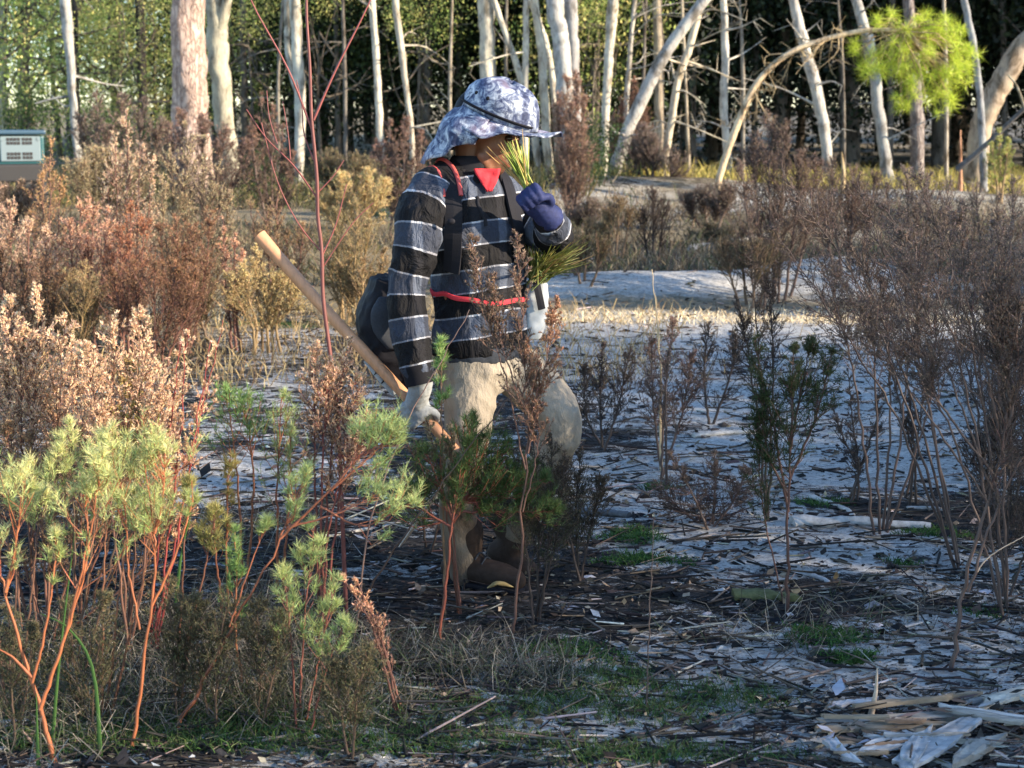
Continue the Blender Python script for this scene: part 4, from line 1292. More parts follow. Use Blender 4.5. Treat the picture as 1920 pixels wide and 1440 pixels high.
def planting_bag():
    b0 = pp(712, 640, .02)
    t = thing('planting_bag', 'black planting bags on a shoulder harness with red piping worn by the person', 'bag', b0)
    m = MB()
    fx, fy = nrm(A3(.95, .2, 0)), A3(-.2, .95, 0)
    loft(m, [(pp(752, 735, .0), fx * .035, fy * .06), (pp(745, 700, .0), fx * .060, fy * .09), (pp(722, 640, .0), fx * .075, fy * .11), (pp(714, 590, .0), fx * .075, fy * .11), (pp(722, 545, .0), fx * .058, fy * .095), (pp(726, 518, .0), fx * .052, fy * .085)], 28, 24, 3.2)
    V, Nn, F = fuse(m, .008, 2); V = creases(V, Nn, A3(.4, 0, 1), .008, 30, 21)
    finish('pouch', V, F, M_BLACK, t)
    m = MB()
    loft(m, [(pp(745, 655, -.10), fx * .030, fy * .012), (pp(722, 622, -.11), fx * .036, fy * .012), (pp(716, 585, -.115), fx * .034, fy * .012), (pp(722, 556, -.10), fx * .02, fy * .01)], 20, 14, 3)
    V, Nn, F = fuse(m, .006, 1); finish('flap', V, F, M_GREYC, t)
    ribbon([pp(690, 672, -.12), pp(712, 700, -.125), pp(744, 736, -.12)], .035, .004, 'reflective_strip', M_WHITEBAG, t, outward=nrm(A3(.1, -1, .2)))
    for q in (.35, .6):
        a = pp(690 + 54 * q, 672 + 64 * q, -.128)
        m = MB(); tube(m, [a + A3(.012, 0, .014), a - A3(.012, 0, .014)], .003, 6, (.02, .02, .02)); build(m, 'strip_seam', M_BLACK, t)
    # front left pouch, white and black
    m = MB()
    loft(m, [(pp(992, 632, .05), fx * .030, fy * .08), (pp(994, 600, .05), fx * .042, fy * .09), (pp(998, 560, .05), fx * .045, fy * .09), (pp(1002, 528, .04), fx * .035, fy * .075)], 24, 18, 3)
    V, Nn, F = fuse(m, .007, 2); V = creases(V, Nn, A3(.4, 0, 1), .006, 34, 22)
    finish('pouch', V, F, M_WHITEBAG, t)
    ribbon([pp(1004, 522, -.05), pp(1010, 550, -.055), pp(1016, 580, -.05)], .022, .004, 'pouch_strap', M_BLACK, t, outward=nrm(A3(.3, -1, .1)))
    # harness
    def strap(pts, nm, lo=5, hi=24):
        o, P, S, Nn = ribbon(pts, .052, .005, nm, M_BLACK, t, TBVH, .010)
        for sg in (1, -1):
            m = MB(); tube(m, (P + S * .026 * sg + Nn * .004)[lo:hi], .0068, 7, (.5, .1, .1)); build(m, 'piping', M_PIPING, o)
    strap([pp(775, 370, .12), pp(800, 318, .02), pp(822, 312, -.06), pp(842, 345, -.14), pp(852, 390, -.2), pp(846, 450, -.22), pp(836, 520, -.2)], 'shoulder_strap')
    strap([pp(900, 350, .2), pp(912, 318, .08), pp(938, 330, .02), pp(962, 380, -.05), pp(975, 440, -.06), pp(972, 500, -.06)], 'shoulder_strap', 2, 9)
    c = pp(897, 556)
    th = np.linspace(math.radians(-200), math.radians(150), 60)
    o, P, S, Nn = ribbon([c + FD * .25 * math.cos(a) + RD * .27 * math.sin(a) for a in th], .014, .003, 'waist_belt', M_RED, t, TBVH, .006, 70)
    m = MB(); ell(m, pp(846, 415, -.235), (A3(.012, 0, 0), A3(0, .006, 0), A3(0, 0, .009)), 12, 8); build(m, 'buckle', M_BLACK, t)


planting_bag()


def seedlings():
    # one seedling held at the face, a bundle standing in the front pouch
    g = np.random.default_rng(77)
    gp0 = pp(994, 366, -.225)
    t = thing('pine_seedling', 'small green pine seedling held in the navy glove before the face', 'seedling', gp0)
    m = MB(); tube(m, curve([pp(1000, 385, -.225), gp0, pp(985, 345, -.225)], 8), .0055, 7, (.46, .44, .10)); build(m, 'stem', M_STEM, t)
    m = MB()
    n = 75
    B = np.tile(pp(989, 352, -.225), (n, 1)) + g.normal(size=(n, 3)) * .005
    E = np.array([pp(g.normal(966, 11), g.normal(272, 15), g.normal(-.23, .03)) for _ in range(n)])
    E[:6] = np.array([pp(g.uniform(905, 945), g.uniform(262, 296), -.22) for _ in range(6)])
    D = E - B
    cols = np.array([(.42, .50, .08), (.30, .42, .07), (.52, .52, .16), (.20, .30, .06)])[g.integers(0, 4, n)]
    cols[:16] = (.55, .36, .13)
    sticks(m, B, B + D * .55, .0021, .0019, cols, 3); sticks(m, B + D * .55, E + A3(0, 0, -.006), .0019, .0006, cols, 3)
    build(m, 'needles', M_NEEDLE, t)
    b = pp(1004, 522, -.01)
    t = thing('seedling_bundle', 'bundle of olive green pine seedlings sticking out of the front pouch', 'seedlings', b)
    m = MB(); n = 260
    B = b + g.normal(size=(n, 3)) * A3(.014, .03, .012)
    E = np.array([pp(g.normal(1052, 24), g.normal(474, 17), g.normal(-.02, .09)) for _ in range(n)])
    E[:60] = np.array([pp(g.normal(1005, 12), g.normal(470, 12), g.normal(-.02, .05)) for _ in range(60)])
    cols = np.array([(.17, .20, .04), (.25, .27, .06), (.11, .15, .035), (.34, .32, .10), (.22, .15, .06)])[g.integers(0, 5, n)]
    md = (B + E) / 2 + A3(0, 0, .006)
    sticks(m, B, md, .0022, .002, cols, 3); sticks(m, md, E, .002, .0006, cols, 3)
    build(m, 'needles', M_NEEDLE, t)


seedlings()


# ------------------------------------------------------------------ the teal vehicle at the left edge
def vehicle():
    y0 = 21.0; sc = y0 / FPX
    mT, nT, bT, oT = mk('teal_paint'); bT.inputs['Base Color'].default_value = (.010, .075, .085, 1); bT.inputs['Roughness'].default_value = .35
    mR, nR, bR, oR = mk('roof_paint'); bR.inputs['Base Color'].default_value = (.03, .07, .11, 1); bR.inputs['Roughness'].default_value = .35
    mW, nW, bW, oW = mk('pale_panel'); bW.inputs['Base Color'].default_value = (.13, .18, .20, 1); bW.inputs['Roughness'].default_value = .5
    mK, nK, bK, oK = mk('black_rubber'); bK.inputs['Base Color'].default_value = (.015, .015, .017, 1); bK.inputs['Roughness'].default_value = .7
    O = at(40, 330, y0); O[2] = zf(O[0], y0)
    t = thing('utility_vehicle', 'small teal utility vehicle with a pale louvred front panel at the left edge', 'vehicle', O)
    fr = nrm(A3(.50, -.87, 0)); sd = nrm(A3(.87, .50, 0)); up = A3(0, 0, 1)      # front faces the camera, turned a little right
    # front panel spans x 10..73, y 255..302 px at the front
    fc = at(38, 279, y0)
    W, Hh = .262, .165
    def bx(name, c, hs, hf_, hu_, mat, bev=.01, parent=None):
        m = MB(); V = [c + sd * hs * x + fr * hf_ * y + up * hu_ * z for x in (-1, 1) for y in (-1, 1) for z in (-1, 1)]
        m.add(np.array(V), [(0, 1, 3, 2), (4, 6, 7, 5), (0, 4, 5, 1), (2, 3, 7, 6), (0, 2, 6, 4), (1, 5, 7, 3)], (.3, .3, .3))
        o = build(m, name, mat, parent or t, smooth=False)
        b = o.modifiers.new('b', 'BEVEL'); b.width = bev; b.segments = 3
        return o
    body = bx('body', fc - fr * .75 - up * .02, W + .06, .74, Hh + .03, mT, .03)
    bx('hood', fc - fr * .72 + up * (Hh + .05), W + .07, .78, .03, mR, .02)
    pn = bx('front_panel', fc, W, .02, Hh, mW, .012)
    for r in (.10, -.09):
        for c0 in (-.10, .10):
            for i in range(4 if c0 < 0 else 3):
                for j in (0, 1):
                    bx('louvre', fc + fr * .018 + sd * (c0 - .06 + i * .046) + up * (r + .024 - j * .05), .0195, .008, .020, mK, .002, pn)
    for s_ in (-.235, .235):
        m = MB(); tube(m, [fc + fr * .0 + sd * s_ + up * .13, fc + fr * .03 + sd * s_ + up * .13], [.03, .026], 14, (.7, .7, .7)); build(m, 'headlight', mW, t)
    bx('bumper', fc + fr * .03 - up * (Hh + .15), W + .07, .06, .12, mK, .03)
    bx('chassis', fc - fr * .7 - up * (Hh + .14), W, .7, .06, mK, .02)
    for s_ in (-1, 1):
        for l in (-.25, -1.15):
            c = fc + fr * l + sd * s_ * (W + .02); c[2] = zf(c[0], c[1]) + .26
            m = MB(); a = np.linspace(0, 2 * np.pi, 25)
            ring = np.array([c + fr * .19 * math.cos(q) + up * .19 * math.sin(q) for q in a])
            tube(m, ring, .075, 10, (.02, .02, .02), cap=False); wh = build(m, 'wheel', mK, t)
            m = MB(); tube(m, [c - sd * .05, c + sd * .05], [.13, .13], 16, (.5, .5, .5)); build(m, 'rim', mW, wh)
    bx('seat', fc - fr * 1.15 + up * .12, W - .02, .2, .08, mK, .03)


vehicle()

# ------------------------------------------------------------------ weeds and brush
def plume(S, L, path, r0, r1, t0=.35, W=.10, nb=42, ns=7, nl=7, ll=.012, lw=.0035, cs=(.2, .1, .06), ca=(.3, .2, .12), cb=(.4, .24, .14),
          ang=42, tip=.75, clump=.0, mix=.55, kk=5, g=rng, up=.12, twr=.0007, full=.6, tw=.30, vmin=.12):
    P = curve(path, 26)
    P[2:-1] += g.normal(size=(23, 3)) * np.linalg.norm(P[-1] - P[0]) * .003
    tube(S, P, np.linspace(r0, r1, 26), kk, np.asarray(cs) * g.uniform(.8, 1.2), cap=False)
    if nb == 0:
        return P
    T, A, B = frames(P)
    t = t0 + (1 - t0) * g.random(nb) ** .85
    if clump:
        t = t0 + (1 - t0) * np.clip((np.floor((t - t0) / (1 - t0) * clump) + .5 + .2 * g.normal(size=nb)) / clump, 0, 1)
    u = t * 25; i = np.clip(u.astype(int), 0, 24); f = (u - i)[:, None]
    pos = P[i] * (1 - f) + P[i + 1] * f
    ax = nrm(P[i + 1] - P[i])
    az = g.uniform(0, 6.28, nb)[:, None]
    rad = A[i] * np.cos(az) + B[i] * np.sin(az)
    q = (t - t0) / (1 - t0)
    w = W * (np.clip(1 - q, 0, 1) ** tip * .9 + .12) * np.clip(q * 4 + full, 0, 1) * g.uniform(.55, 1.15, nb)
    an = np.radians(ang + 10 * g.normal(size=nb))[:, None]
    d = nrm(ax * np.cos(an) + rad * np.sin(an))
    ln = (w / np.sin(np.radians(ang)))[:, None]
    mid = pos + d * ln * .5
    d2 = nrm(d + A3(0, 0, up * 3) + g.normal(size=d.shape) * .18)
    end = mid + d2 * ln * .5
    sc = np.asarray(cs)
    sticks(S, pos, mid, max(r0 * .28, twr * 1.5), max(r0 * .2, twr * 1.2), jit(sc, nb), 3)
    sticks(S, mid, end, max(r0 * .2, twr * 1.2), twr, jit(sc, nb), 3)
    # twigs
    m = nb * ns
    bi = np.repeat(np.arange(nb), ns)
    v = g.uniform(vmin, 1.0, m)[:, None]
    tp = np.where(v < .5, pos[bi] + (mid[bi] - pos[bi]) * v * 2, mid[bi] + (end[bi] - mid[bi]) * (v * 2 - 1))
    td = nrm(d2[bi] * .8 + nrm(g.normal(size=(m, 3))) * .75 + A3(0, 0, up))
    tl = ln[bi] * tw * (1.15 - .6 * v) * g.uniform(.5, 1.2, (m, 1))
    te = tp + td * tl
    tq = np.clip(q[bi] + .12 * g.normal(size=m), 0, 1)[:, None]
    lc = np.asarray(ca) * (1 - tq) + np.asarray(cb) * tq
    blades(L, tp, td, tl[:, 0] * 1.0, twr * 2.2, np.clip(lc * .6, .004, 1))
    # leaflets or seed fluff
    k = m * nl
    ti = np.repeat(np.arange(m), nl)
    s = g.uniform(.1, 1.05, k)[:, None]
    lp = tp[ti] + (te - tp)[ti] * s
    ld = nrm(td[ti] * mix + nrm(g.normal(size=(k, 3))) * (1 - mix) + A3(0, 0, up * .8))
    cc = lc[ti] * np.clip(1 + .28 * g.normal(size=(k, 1)), .3, 1.9) * (1 + .06 * g.normal(size=(k, 3)))
    blades(L, lp, ld, ll * g.uniform(.6, 1.3, k), lw * g.uniform(.7, 1.2, k), np.clip(cc, .004, .95))
    return P


TANP = dict(ca=(.58, .39, .25), cb=(.92, .63, .43), cs=(.17, .085, .06))
ORNG = dict(ca=(.32, .22, .15), cb=(.84, .57, .39), cs=(.15, .07, .05))
RUST = dict(ca=(.32, .19, .13), cb=(.86, .50, .33), cs=(.14, .06, .045))
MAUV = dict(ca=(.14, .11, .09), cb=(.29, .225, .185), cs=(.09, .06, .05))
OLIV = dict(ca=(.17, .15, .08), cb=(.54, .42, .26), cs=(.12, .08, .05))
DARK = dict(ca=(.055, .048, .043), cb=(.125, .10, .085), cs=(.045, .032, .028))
GOLD = dict(ca=(.44, .33, .16), cb=(.70, .54, .27), cs=(.25, .17, .08))
GREN = dict(ca=(.27, .36, .13), cb=(.52, .58, .25), cs=(.27, .095, .05))
YELG = dict(ca=(.38, .45, .16), cb=(.70, .68, .32), cs=(.34, .115, .05))
BLUG = dict(ca=(.14, .26, .08), cb=(.32, .45, .16), cs=(.25, .10, .05))
DKGR = dict(ca=(.03, .055, .02), cb=(.075, .10, .04), cs=(.14, .06, .04))


def stem_path(px, depth, g):
    """px: pixel path base..tip at a depth; a base of None height is dropped to the ground"""
    pts = [at(x, y, depth) for x, y in px]
    return pts


def weed(name, label, cat, depth, stems, pal, mat=None, group=None, seed=0, fol='plume', **kw):
    """stems: list of (pixel path base..tip, options); each stem or branch is a part and its plume a sub-part"""
    g = np.random.default_rng(seed + 100)
    mat = mat or M_DRY
    t = None
    sc = depth / FPX
    for st in stems:
        px, o = st if isinstance(st, tuple) else (st, {})
        o = {**kw, **pal, **o}
        dd = depth + o.pop('dd', g.normal(0, .035 * depth / 4) if o.get('root', True) else 0.0)
        r = o.pop('r', 3.2)
        pts = [at(x, y, dd) for x, y in px]
        root = o.pop('root', True)
        if root:
            gx, gy = pts[0][0], pts[0][1]
            z = zf(gx, gy) - .02
            if pts[0][2] > z + .12:
                pts.insert(0, A3(gx + g.normal(0, .02), gy, z))
            else:
                pts[0][2] = z
        if t is None:
            t = thing(name, label, cat, pts[0], group)
        S, L = MB(), MB()
        plume(S, L, pts, r * sc, .7 * sc, g=g, **o)
        so = build(S, 'stem' if root else 'branch', M_STEM, t)
        if L.V:
            build(L, fol, mat, so, smooth=False)
    return t


SEED = 0


def w(label, depth, stems, pal, name='dog_fennel', cat='weed', **kw):
    global SEED
    SEED += 1
    return weed(name, label, cat, depth, stems, pal, seed=SEED, **kw)


FL = dict(nb=60, ns=9, nl=9, ll=.0085, lw=.0036, W=.085, t0=.32, ang=36, tw=.27)     # dry plume seen close
GR = dict(nb=19, ns=8, nl=7, ll=.025, lw=.0018, W=.115, t0=.32, ang=36, mix=.45, vmin=.5, full=.8, up=.3, mat=M_LEAF, tw=.30)   # thread leaves seen close
HZ = dict(nb=58, ns=8, nl=6, ll=.0085, lw=.0024, W=.13, t0=.3, ang=38, tw=.40, mix=.35)      # hazy twiggy shrub

# -- left foreground, in the sun
w('tan dry plumes cut by the left edge, tallest in the left foreground', 4.35, [[(70, 1180), (60, 900), (72, 545)], [(40, 1180), (20, 860), (18, 560)], [(85, 1180), (105, 880), (118, 600)],
  [(60, 1180), (-10, 900), (-30, 600)], [(70, 1180), (40, 800), (42, 620)]], TANP, **{**FL, 'W': .11, 'nb': 75, 't0': .4})
w('tan dry plumes in the left foreground above the brightest green leaves', 4.15, [[(235, 1190), (225, 900), (205, 590)], [(240, 1190), (255, 900), (262, 585)], [(245, 1190), (200, 900), (160, 650)],
  ([(235, 1190), (245, 930), (240, 680)], dict(ca=(.30, .33, .07), cb=(.5, .36, .17))), [(240, 1190), (285, 950), (300, 690)]], TANP, **{**FL, 'W': .105, 'nb': 70, 't0': .38})
w('thin reddish plumes with crimson stems right of the bright green leaves', 4.2, [[(280, 1180), (310, 880), (338, 640)], [(285, 1180), (330, 900), (352, 615)], [(285, 1180), (345, 930), (418, 600)], [(290, 1180), (350, 900), (395, 640)]],
  {**TANP, 'cs': (.26, .05, .045)}, **{**FL, 'W': .055, 'nb': 20, 'r': 2.8})
w('orange stemmed weed in the bottom left corner with bright green leaf tufts', 3.42,
  [([(105, 1440), (75, 1330), (35, 1200), (0, 1080), (-25, 1000)], dict(r=5.6, nb=10)),
   ([(75, 1330), (120, 1200), (165, 1040), (155, 930)], dict(root=False, r=4.5)), ([(60, 1280), (85, 1180), (105, 1040), (100, 1000)], dict(root=False, r=3.5, nb=8, W=.03)),
   ([(10, 1110), (28, 1030), (45, 900)], dict(root=False, r=4)), ([(60, 1270), (20, 1230), (-20, 1210)], dict(root=False, r=4, nb=0)), ([(120, 1200), (170, 1000), (190, 860)], dict(root=False, r=3, W=.07, nb=20))],
  YELG, **{**GR, 't0': .5})
w('straight orange stemmed weed with bright green tufts, second from the bottom left corner', 3.5,
  [([(245, 1440), (270, 1240), (290, 1060), (285, 960), (270, 850)], dict(r=4.2, nb=24, W=.09)), ([(285, 1135), (325, 1050), (358, 950), (360, 900)], dict(root=False, r=3, nb=5, W=.02)),
   ([(290, 1000), (305, 930), (310, 860)], dict(root=False, r=3)), ([(262, 1180), (240, 1060), (235, 960), (210, 820)], dict(root=False, r=2.5, nb=24))],
  YELG, **{**GR, 't0': .52})
w('yellow green leafy weed under the tan plumes at left', 3.95, [[(130, 1250), (140, 1000), (128, 800)], [(140, 1250), (175, 1000), (190, 830)], [(130, 1250), (100, 1020), (110, 850)], [(150, 1250), (220, 1000), (240, 850)]],
  {**YELG, 'cs': (.10, .06, .04)}, **{**GR, 't0': .58, 'W': .07, 'nb': 20})
w('leaning orange stemmed weed with green tufts right of the straight one', 3.6,
  [([(325, 1440), (385, 1270), (450, 1150), (528, 1005), (575, 880)], dict(r=4.6, nb=18, W=.06)), ([(525, 1010), (620, 920), (700, 850), (745, 800)], dict(root=False, r=3, nb=24, W=.07, t0=.45)),
   ([(540, 990), (640, 960), (700, 930)], dict(root=False, r=2.6, nb=16, t0=.4)), ([(600, 950), (680, 985), (765, 945)], dict(root=False, r=2.4, nb=15, t0=.35)),
   ([(430, 1175), (470, 1060), (500, 980)], dict(root=False, r=2, nb=10, W=.03)), ([(620, 920), (660, 870), (675, 830)], dict(root=False, r=2.4, nb=20, t0=.4))], GREN, **{**GR, 't0': .72})
w('light green feathery weed in the lower left, left of the rust coloured twig', 3.62, [([(560, 1330), (570, 1180), (590, 985)], dict(W=.075, nb=27, t0=.4)), ([(570, 1330), (600, 1220), (632, 1090)], dict(W=.06)), ([(555, 1330), (545, 1200), (530, 1070)], dict(W=.055)),
  ([(575, 1330), (610, 1260), (650, 1160)], dict(W=.045))], {**GREN, 'cs': (.2, .07, .05)}, **{**GR, 't0': .35, 'r': 2.6})
w('soft blue green weed beside the dark shadow, left of the tool handle', 4.7, [([(455, 1100), (445, 900), (425, 735)], dict(t0=.5)), ([(460, 1100), (475, 900), (458, 760)], dict(t0=.6))], BLUG, **{**GR, 'nb': 20})
w('yellow green weed standing between blue green weed and the orange plume', 4.65, [([(520, 1100), (520, 930), (528, 745)], dict(t0=.55)), ([(525, 1100), (540, 950), (545, 820)], {})], GREN, **GR)
w('olive sprig rising between the thin red plumes and blue green weed', 4.4, [[(425, 1130), (425, 960), (432, 840)], ([(420, 1130), (405, 1040), (400, 950)], dict(nb=14))], {**GREN, 'ca': (.22, .2, .07), 'cb': (.42, .36, .14)}, **{**GR, 'W': .035})
w('dark green tuft on the shaded ground at left', 3.9, [[(440, 1170), (445, 1080), (440, 1000)]], BLUG, **{**GR, 'W': .05, 't0': .3})
w('orange brown plumes standing before the tool and the walking person', 4.35, [[(605, 1190), (615, 900), (655, 635)], [(600, 1190), (590, 880), (592, 650)], [(605, 1190), (640, 900), (668, 700)], [(600, 1190), (605, 850), (620, 680)], [(600, 1190), (625, 950), (690, 780)]],
  {**ORNG, 'cs': (.16, .05, .04)}, **{**FL, 't0': .5, 'W': .07, 'nb': 62})
w('rust red dry twig bending down in the lower middle left', 3.75, [[(745, 1300), (700, 1180), (640, 1080)], [(750, 1300), (715, 1200), (668, 1090)], [(755, 1300), (725, 1230), (690, 1130)]], RUST, **{**FL, 't0': .2, 'W': .03, 'nb': 20, 'ang': 25, 'nl': 4})

w('yellow green leafy weed at the left edge below the tallest tan plumes', 3.75, [[(20, 1330), (30, 1080), (20, 900)], [(30, 1330), (60, 1100), (75, 930)], [(10, 1330), (-15, 1060), (-25, 880)]], {**YELG, 'cs': (.12, .06, .04)}, **{**GR, 't0': .6, 'W': .09})
w('bright green leafy weed between the two orange stemmed weeds', 3.7, [[(190, 1340), (195, 1080), (205, 880)], [(195, 1340), (225, 1100), (245, 930)], [(200, 1340), (260, 1120), (305, 900)]], {**YELG, 'cs': (.16, .07, .04)}, **{**GR, 't0': .62, 'W': .075})
w('olive leafy weed under the thin red plumes', 4.0, [[(330, 1240), (345, 1040), (352, 900)], [(335, 1240), (385, 1060), (405, 960)]], {**GREN, 'ca': (.2, .2, .07), 'cb': (.46, .42, .16), 'cs': (.14, .06, .04)}, **{**GR, 't0': .5, 'W': .05})
w('tan dry plumes between the tallest ones and the thin red plumes', 4.45, [[(150, 1160), (150, 880), (140, 640)], [(160, 1160), (180, 880), (185, 700)], [(165, 1160), (290, 900), (330, 720)], [(150, 1160), (120, 900), (95, 700)], [(160, 1160), (240, 880), (280, 640)]], TANP, **{**FL, 'W': .10, 'nb': 66, 't0': .36})
w('brown dry weed low behind the bright green tufts', 4.3, [[(90, 1190), (80, 1000), (60, 820)], [(95, 1190), (140, 1010), (150, 800)], [(100, 1190), (200, 1000), (230, 800)], [(95, 1190), (30, 1000), (10, 800)], [(110, 1190), (280, 1050), (330, 880)]], {**ORNG, 'ca': (.26, .17, .10), 'cb': (.5, .33, .2)}, **{**FL, 'W': .11, 'nb': 56, 't0': .25})

FW = {**HZ, 'W': .09, 't0': .12, 'nb': 44, 'll': .013, 'lw': .0022}
FOL = {**OLIV, 'ca': (.06, .065, .035), 'cb': (.17, .15, .085), 'cs': (.10, .065, .045)}
for lb, dpt, st in [('fine olive weed in the tangle left of the leaning orange stem', 3.62, [[(400, 1340), (410, 1230), (430, 1110)], [(395, 1340), (370, 1220), (360, 1120)]]),
                    ('fine brown weed between the two orange stems at lower left', 3.6, [[(170, 1380), (180, 1250), (200, 1120)], [(165, 1380), (140, 1250), (130, 1130)]]),
                    ('fine olive weed low at the left edge under the orange stem', 3.55, [[(30, 1400), (20, 1270), (15, 1150)], [(35, 1400), (50, 1290), (60, 1180)]]),
                    ('fine brown weed right of the straight orange stem', 3.7, [[(330, 1330), (325, 1220), (315, 1090)], [(335, 1330), (350, 1230), (375, 1140)]]),
                    ('fine grey weed right of the leaning orange stem', 3.65, [[(480, 1350), (490, 1240), (480, 1130)], [(485, 1350), (515, 1250), (530, 1150)]]),
                    ('fine olive weed below the light green feathery weed', 3.5, [[(660, 1400), (670, 1310), (690, 1220)], [(655, 1400), (635, 1310), (625, 1240)]])]:
    w(lb, dpt, st, FOL, **FW)

# -- the bare red sapling
def red_sapling():
    d = 4.5
    c = (.17, .058, .05)
    main = [at(*p, d) for p in [(650, 1190), (634, 800), (619, 665), (606, 560), (603, 470), (596, 405), (594, 330), (584, 220), (581, 130), (575, 30), (574, -60), (568, -200)]]
    main[0][2] = zf(main[0][0], main[0][1]) - .02
    t = thing('sapling', 'tall bare red stemmed sapling with thin branches left of the person', 'sapling', main[0])
    mb = MB(); tube(mb, curve(main, 60), np.linspace(.0068, .0034, 60), 9, c, .05, seed=2)
    build(mb, 'stem', M_STEM, t)
    for pts, r in [([(588, 225), (630, 130), (690, 10), (715, -60)], .0042), ([(586, 245), (540, 130), (480, 20), (455, -40)], .0036), ([(594, 370), (550, 310), (500, 260), (462, 205)], .0028),
                   ([(600, 470), (560, 420), (520, 340), (490, 230)], .0022), ([(597, 360), (625, 330), (645, 300)], .002), ([(604, 480), (630, 420), (650, 345)], .0026), ([(606, 500), (660, 420), (700, 380)], .0018),
                   ([(588, 300), (570, 250), (566, 200), (556, 150)], .0022), ([(545, 300), (540, 250), (530, 190)], .0016), ([(520, 270), (505, 220), (500, 170)], .0015)]:
        b = MB(); tube(b, curve([at(x, y, d + .01 * i) for i, (x, y) in enumerate(pts)], 16), np.linspace(r, .0012, 16), 6, (.24, .07, .06), .05, seed=4)
        build(b, 'branch', M_STEM, t)


red_sapling()

# -- before and around the person
w('tall brown weed whose seed plume stands before the belly of the person', 4.25,
  [([(955, 1390), (968, 1150), (985, 900), (985, 720), (968, 440)], dict(t0=.62, W=.08, nb=60, r=4)), ([(985, 880), (950, 720), (905, 560), (885, 445)], dict(root=False, t0=.45, W=.065, nb=44, r=2)),
   ([(990, 850), (1020, 700), (1042, 565)], dict(root=False, t0=.3, W=.06, nb=44, r=2, ca=(.33, .2, .13), cb=(.55, .32, .2))), ([(985, 780), (940, 640), (925, 520)], dict(root=False, t0=.35, W=.06, nb=40, r=1.8)),
   ([(980, 960), (1010, 820), (990, 640)], dict(root=False, t0=.3, W=.06, nb=44, r=1.8, ca=(.3, .18, .12), cb=(.5, .3, .19)))],
  {**MAUV, 'ca': (.17, .12, .09), 'cb': (.30, .21, .155), 'cs': (.15, .08, .06)}, **{**FL, 'nl': 8})
w('dark green leafy weed on a red stem before the legs of the person', 4.3,
  [([(822, 1225), (838, 1080), (850, 960), (880, 830)], dict(r=4.2, t0=.6, W=.06)), ([(850, 960), (900, 900), (950, 840)], dict(root=False)), ([(855, 940), (900, 940), (960, 905)], dict(root=False)),
   ([(850, 980), (820, 900), (800, 850)], dict(root=False, nb=14)), ([(860, 930), (880, 870), (890, 790)], dict(root=False)), ([(850, 950), (930, 920), (1020, 900)], dict(root=False)), ([(850, 980), (880, 930), (900, 960)], dict(root=False)), ([(855, 960), (950, 960), (1040, 960)], dict(root=False)), ([(850, 990), (800, 960), (790, 930)], dict(root=False))], {**DKGR, 'ca': (.05, .09, .03), 'cb': (.11, .16, .055), 'cs': (.2, .06, .04)}, **{**GR, 'W': .11, 't0': .1, 'nb': 34, 'nl': 9, 'll': .022, 'vmin': .2})
w('dark brown weed thicket before the raised leg of the person', 4.4,
  [[(1005, 1180), (1010, 1000), (1000, 800)], [(1000, 1180), (1040, 1020), (1060, 860)], [(1000, 1180), (985, 1020), (960, 850)], [(1010, 1180), (1030, 1000), (1035, 820)]], {**DARK, 'ca': (.07, .075, .045), 'cb': (.14, .11, .085)}, **{**HZ, 'W': .10, 'nb': 60, 't0': .3})
w('small green sprig beside the gloved hand on the tool', 4.45, [[(835, 1200), (830, 900), (826, 640)]], {**BLUG, 'cs': (.15, .09, .05)}, **{**GR, 'W': .03, 't0': .72, 'nb': 26})
w('brown weed with green tips under the gloved hand', 4.5, [([(860, 1200), (840, 980), (800, 780)], dict(t0=.6)), ([(865, 1200), (850, 1000), (845, 800)], dict(t0=.6))], {**OLIV, 'cs': (.15, .06, .04)}, **{**FL, 'W': .05, 'nb': 40})
w('thin bare twig slanting up across the trousers', 4.2, [([(660, 1210), (690, 1000), (760, 800), (820, 690), (880, 580)], dict(nb=0, r=2.4))], {**MAUV, 'cs': (.2, .13, .11)}, name='bare_twig', cat='twig')
w('dark bare stem leaning over the ground left of the boots', 4.2, [([(640, 1225), (720, 1060), (790, 960), (870, 850), (960, 740)], dict(nb=0, r=2.6))], {**DARK}, name='bare_twig', cat='twig')

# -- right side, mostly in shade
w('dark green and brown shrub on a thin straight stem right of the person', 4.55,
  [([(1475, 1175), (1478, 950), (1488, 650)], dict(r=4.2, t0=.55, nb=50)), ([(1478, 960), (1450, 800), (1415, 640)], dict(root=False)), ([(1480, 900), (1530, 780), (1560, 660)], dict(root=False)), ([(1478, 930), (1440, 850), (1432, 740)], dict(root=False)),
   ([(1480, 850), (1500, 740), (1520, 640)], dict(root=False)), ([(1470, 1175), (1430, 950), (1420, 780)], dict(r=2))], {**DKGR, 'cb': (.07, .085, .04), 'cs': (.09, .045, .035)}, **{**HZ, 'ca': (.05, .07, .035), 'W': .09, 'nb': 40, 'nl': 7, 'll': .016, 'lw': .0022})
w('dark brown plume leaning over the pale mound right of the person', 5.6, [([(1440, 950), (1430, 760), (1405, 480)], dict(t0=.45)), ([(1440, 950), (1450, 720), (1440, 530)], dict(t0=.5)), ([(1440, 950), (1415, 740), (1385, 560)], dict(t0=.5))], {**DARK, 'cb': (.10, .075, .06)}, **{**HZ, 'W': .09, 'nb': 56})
RM = {**MAUV, 'ca': (.085, .068, .058), 'cb': (.20, .155, .132)}
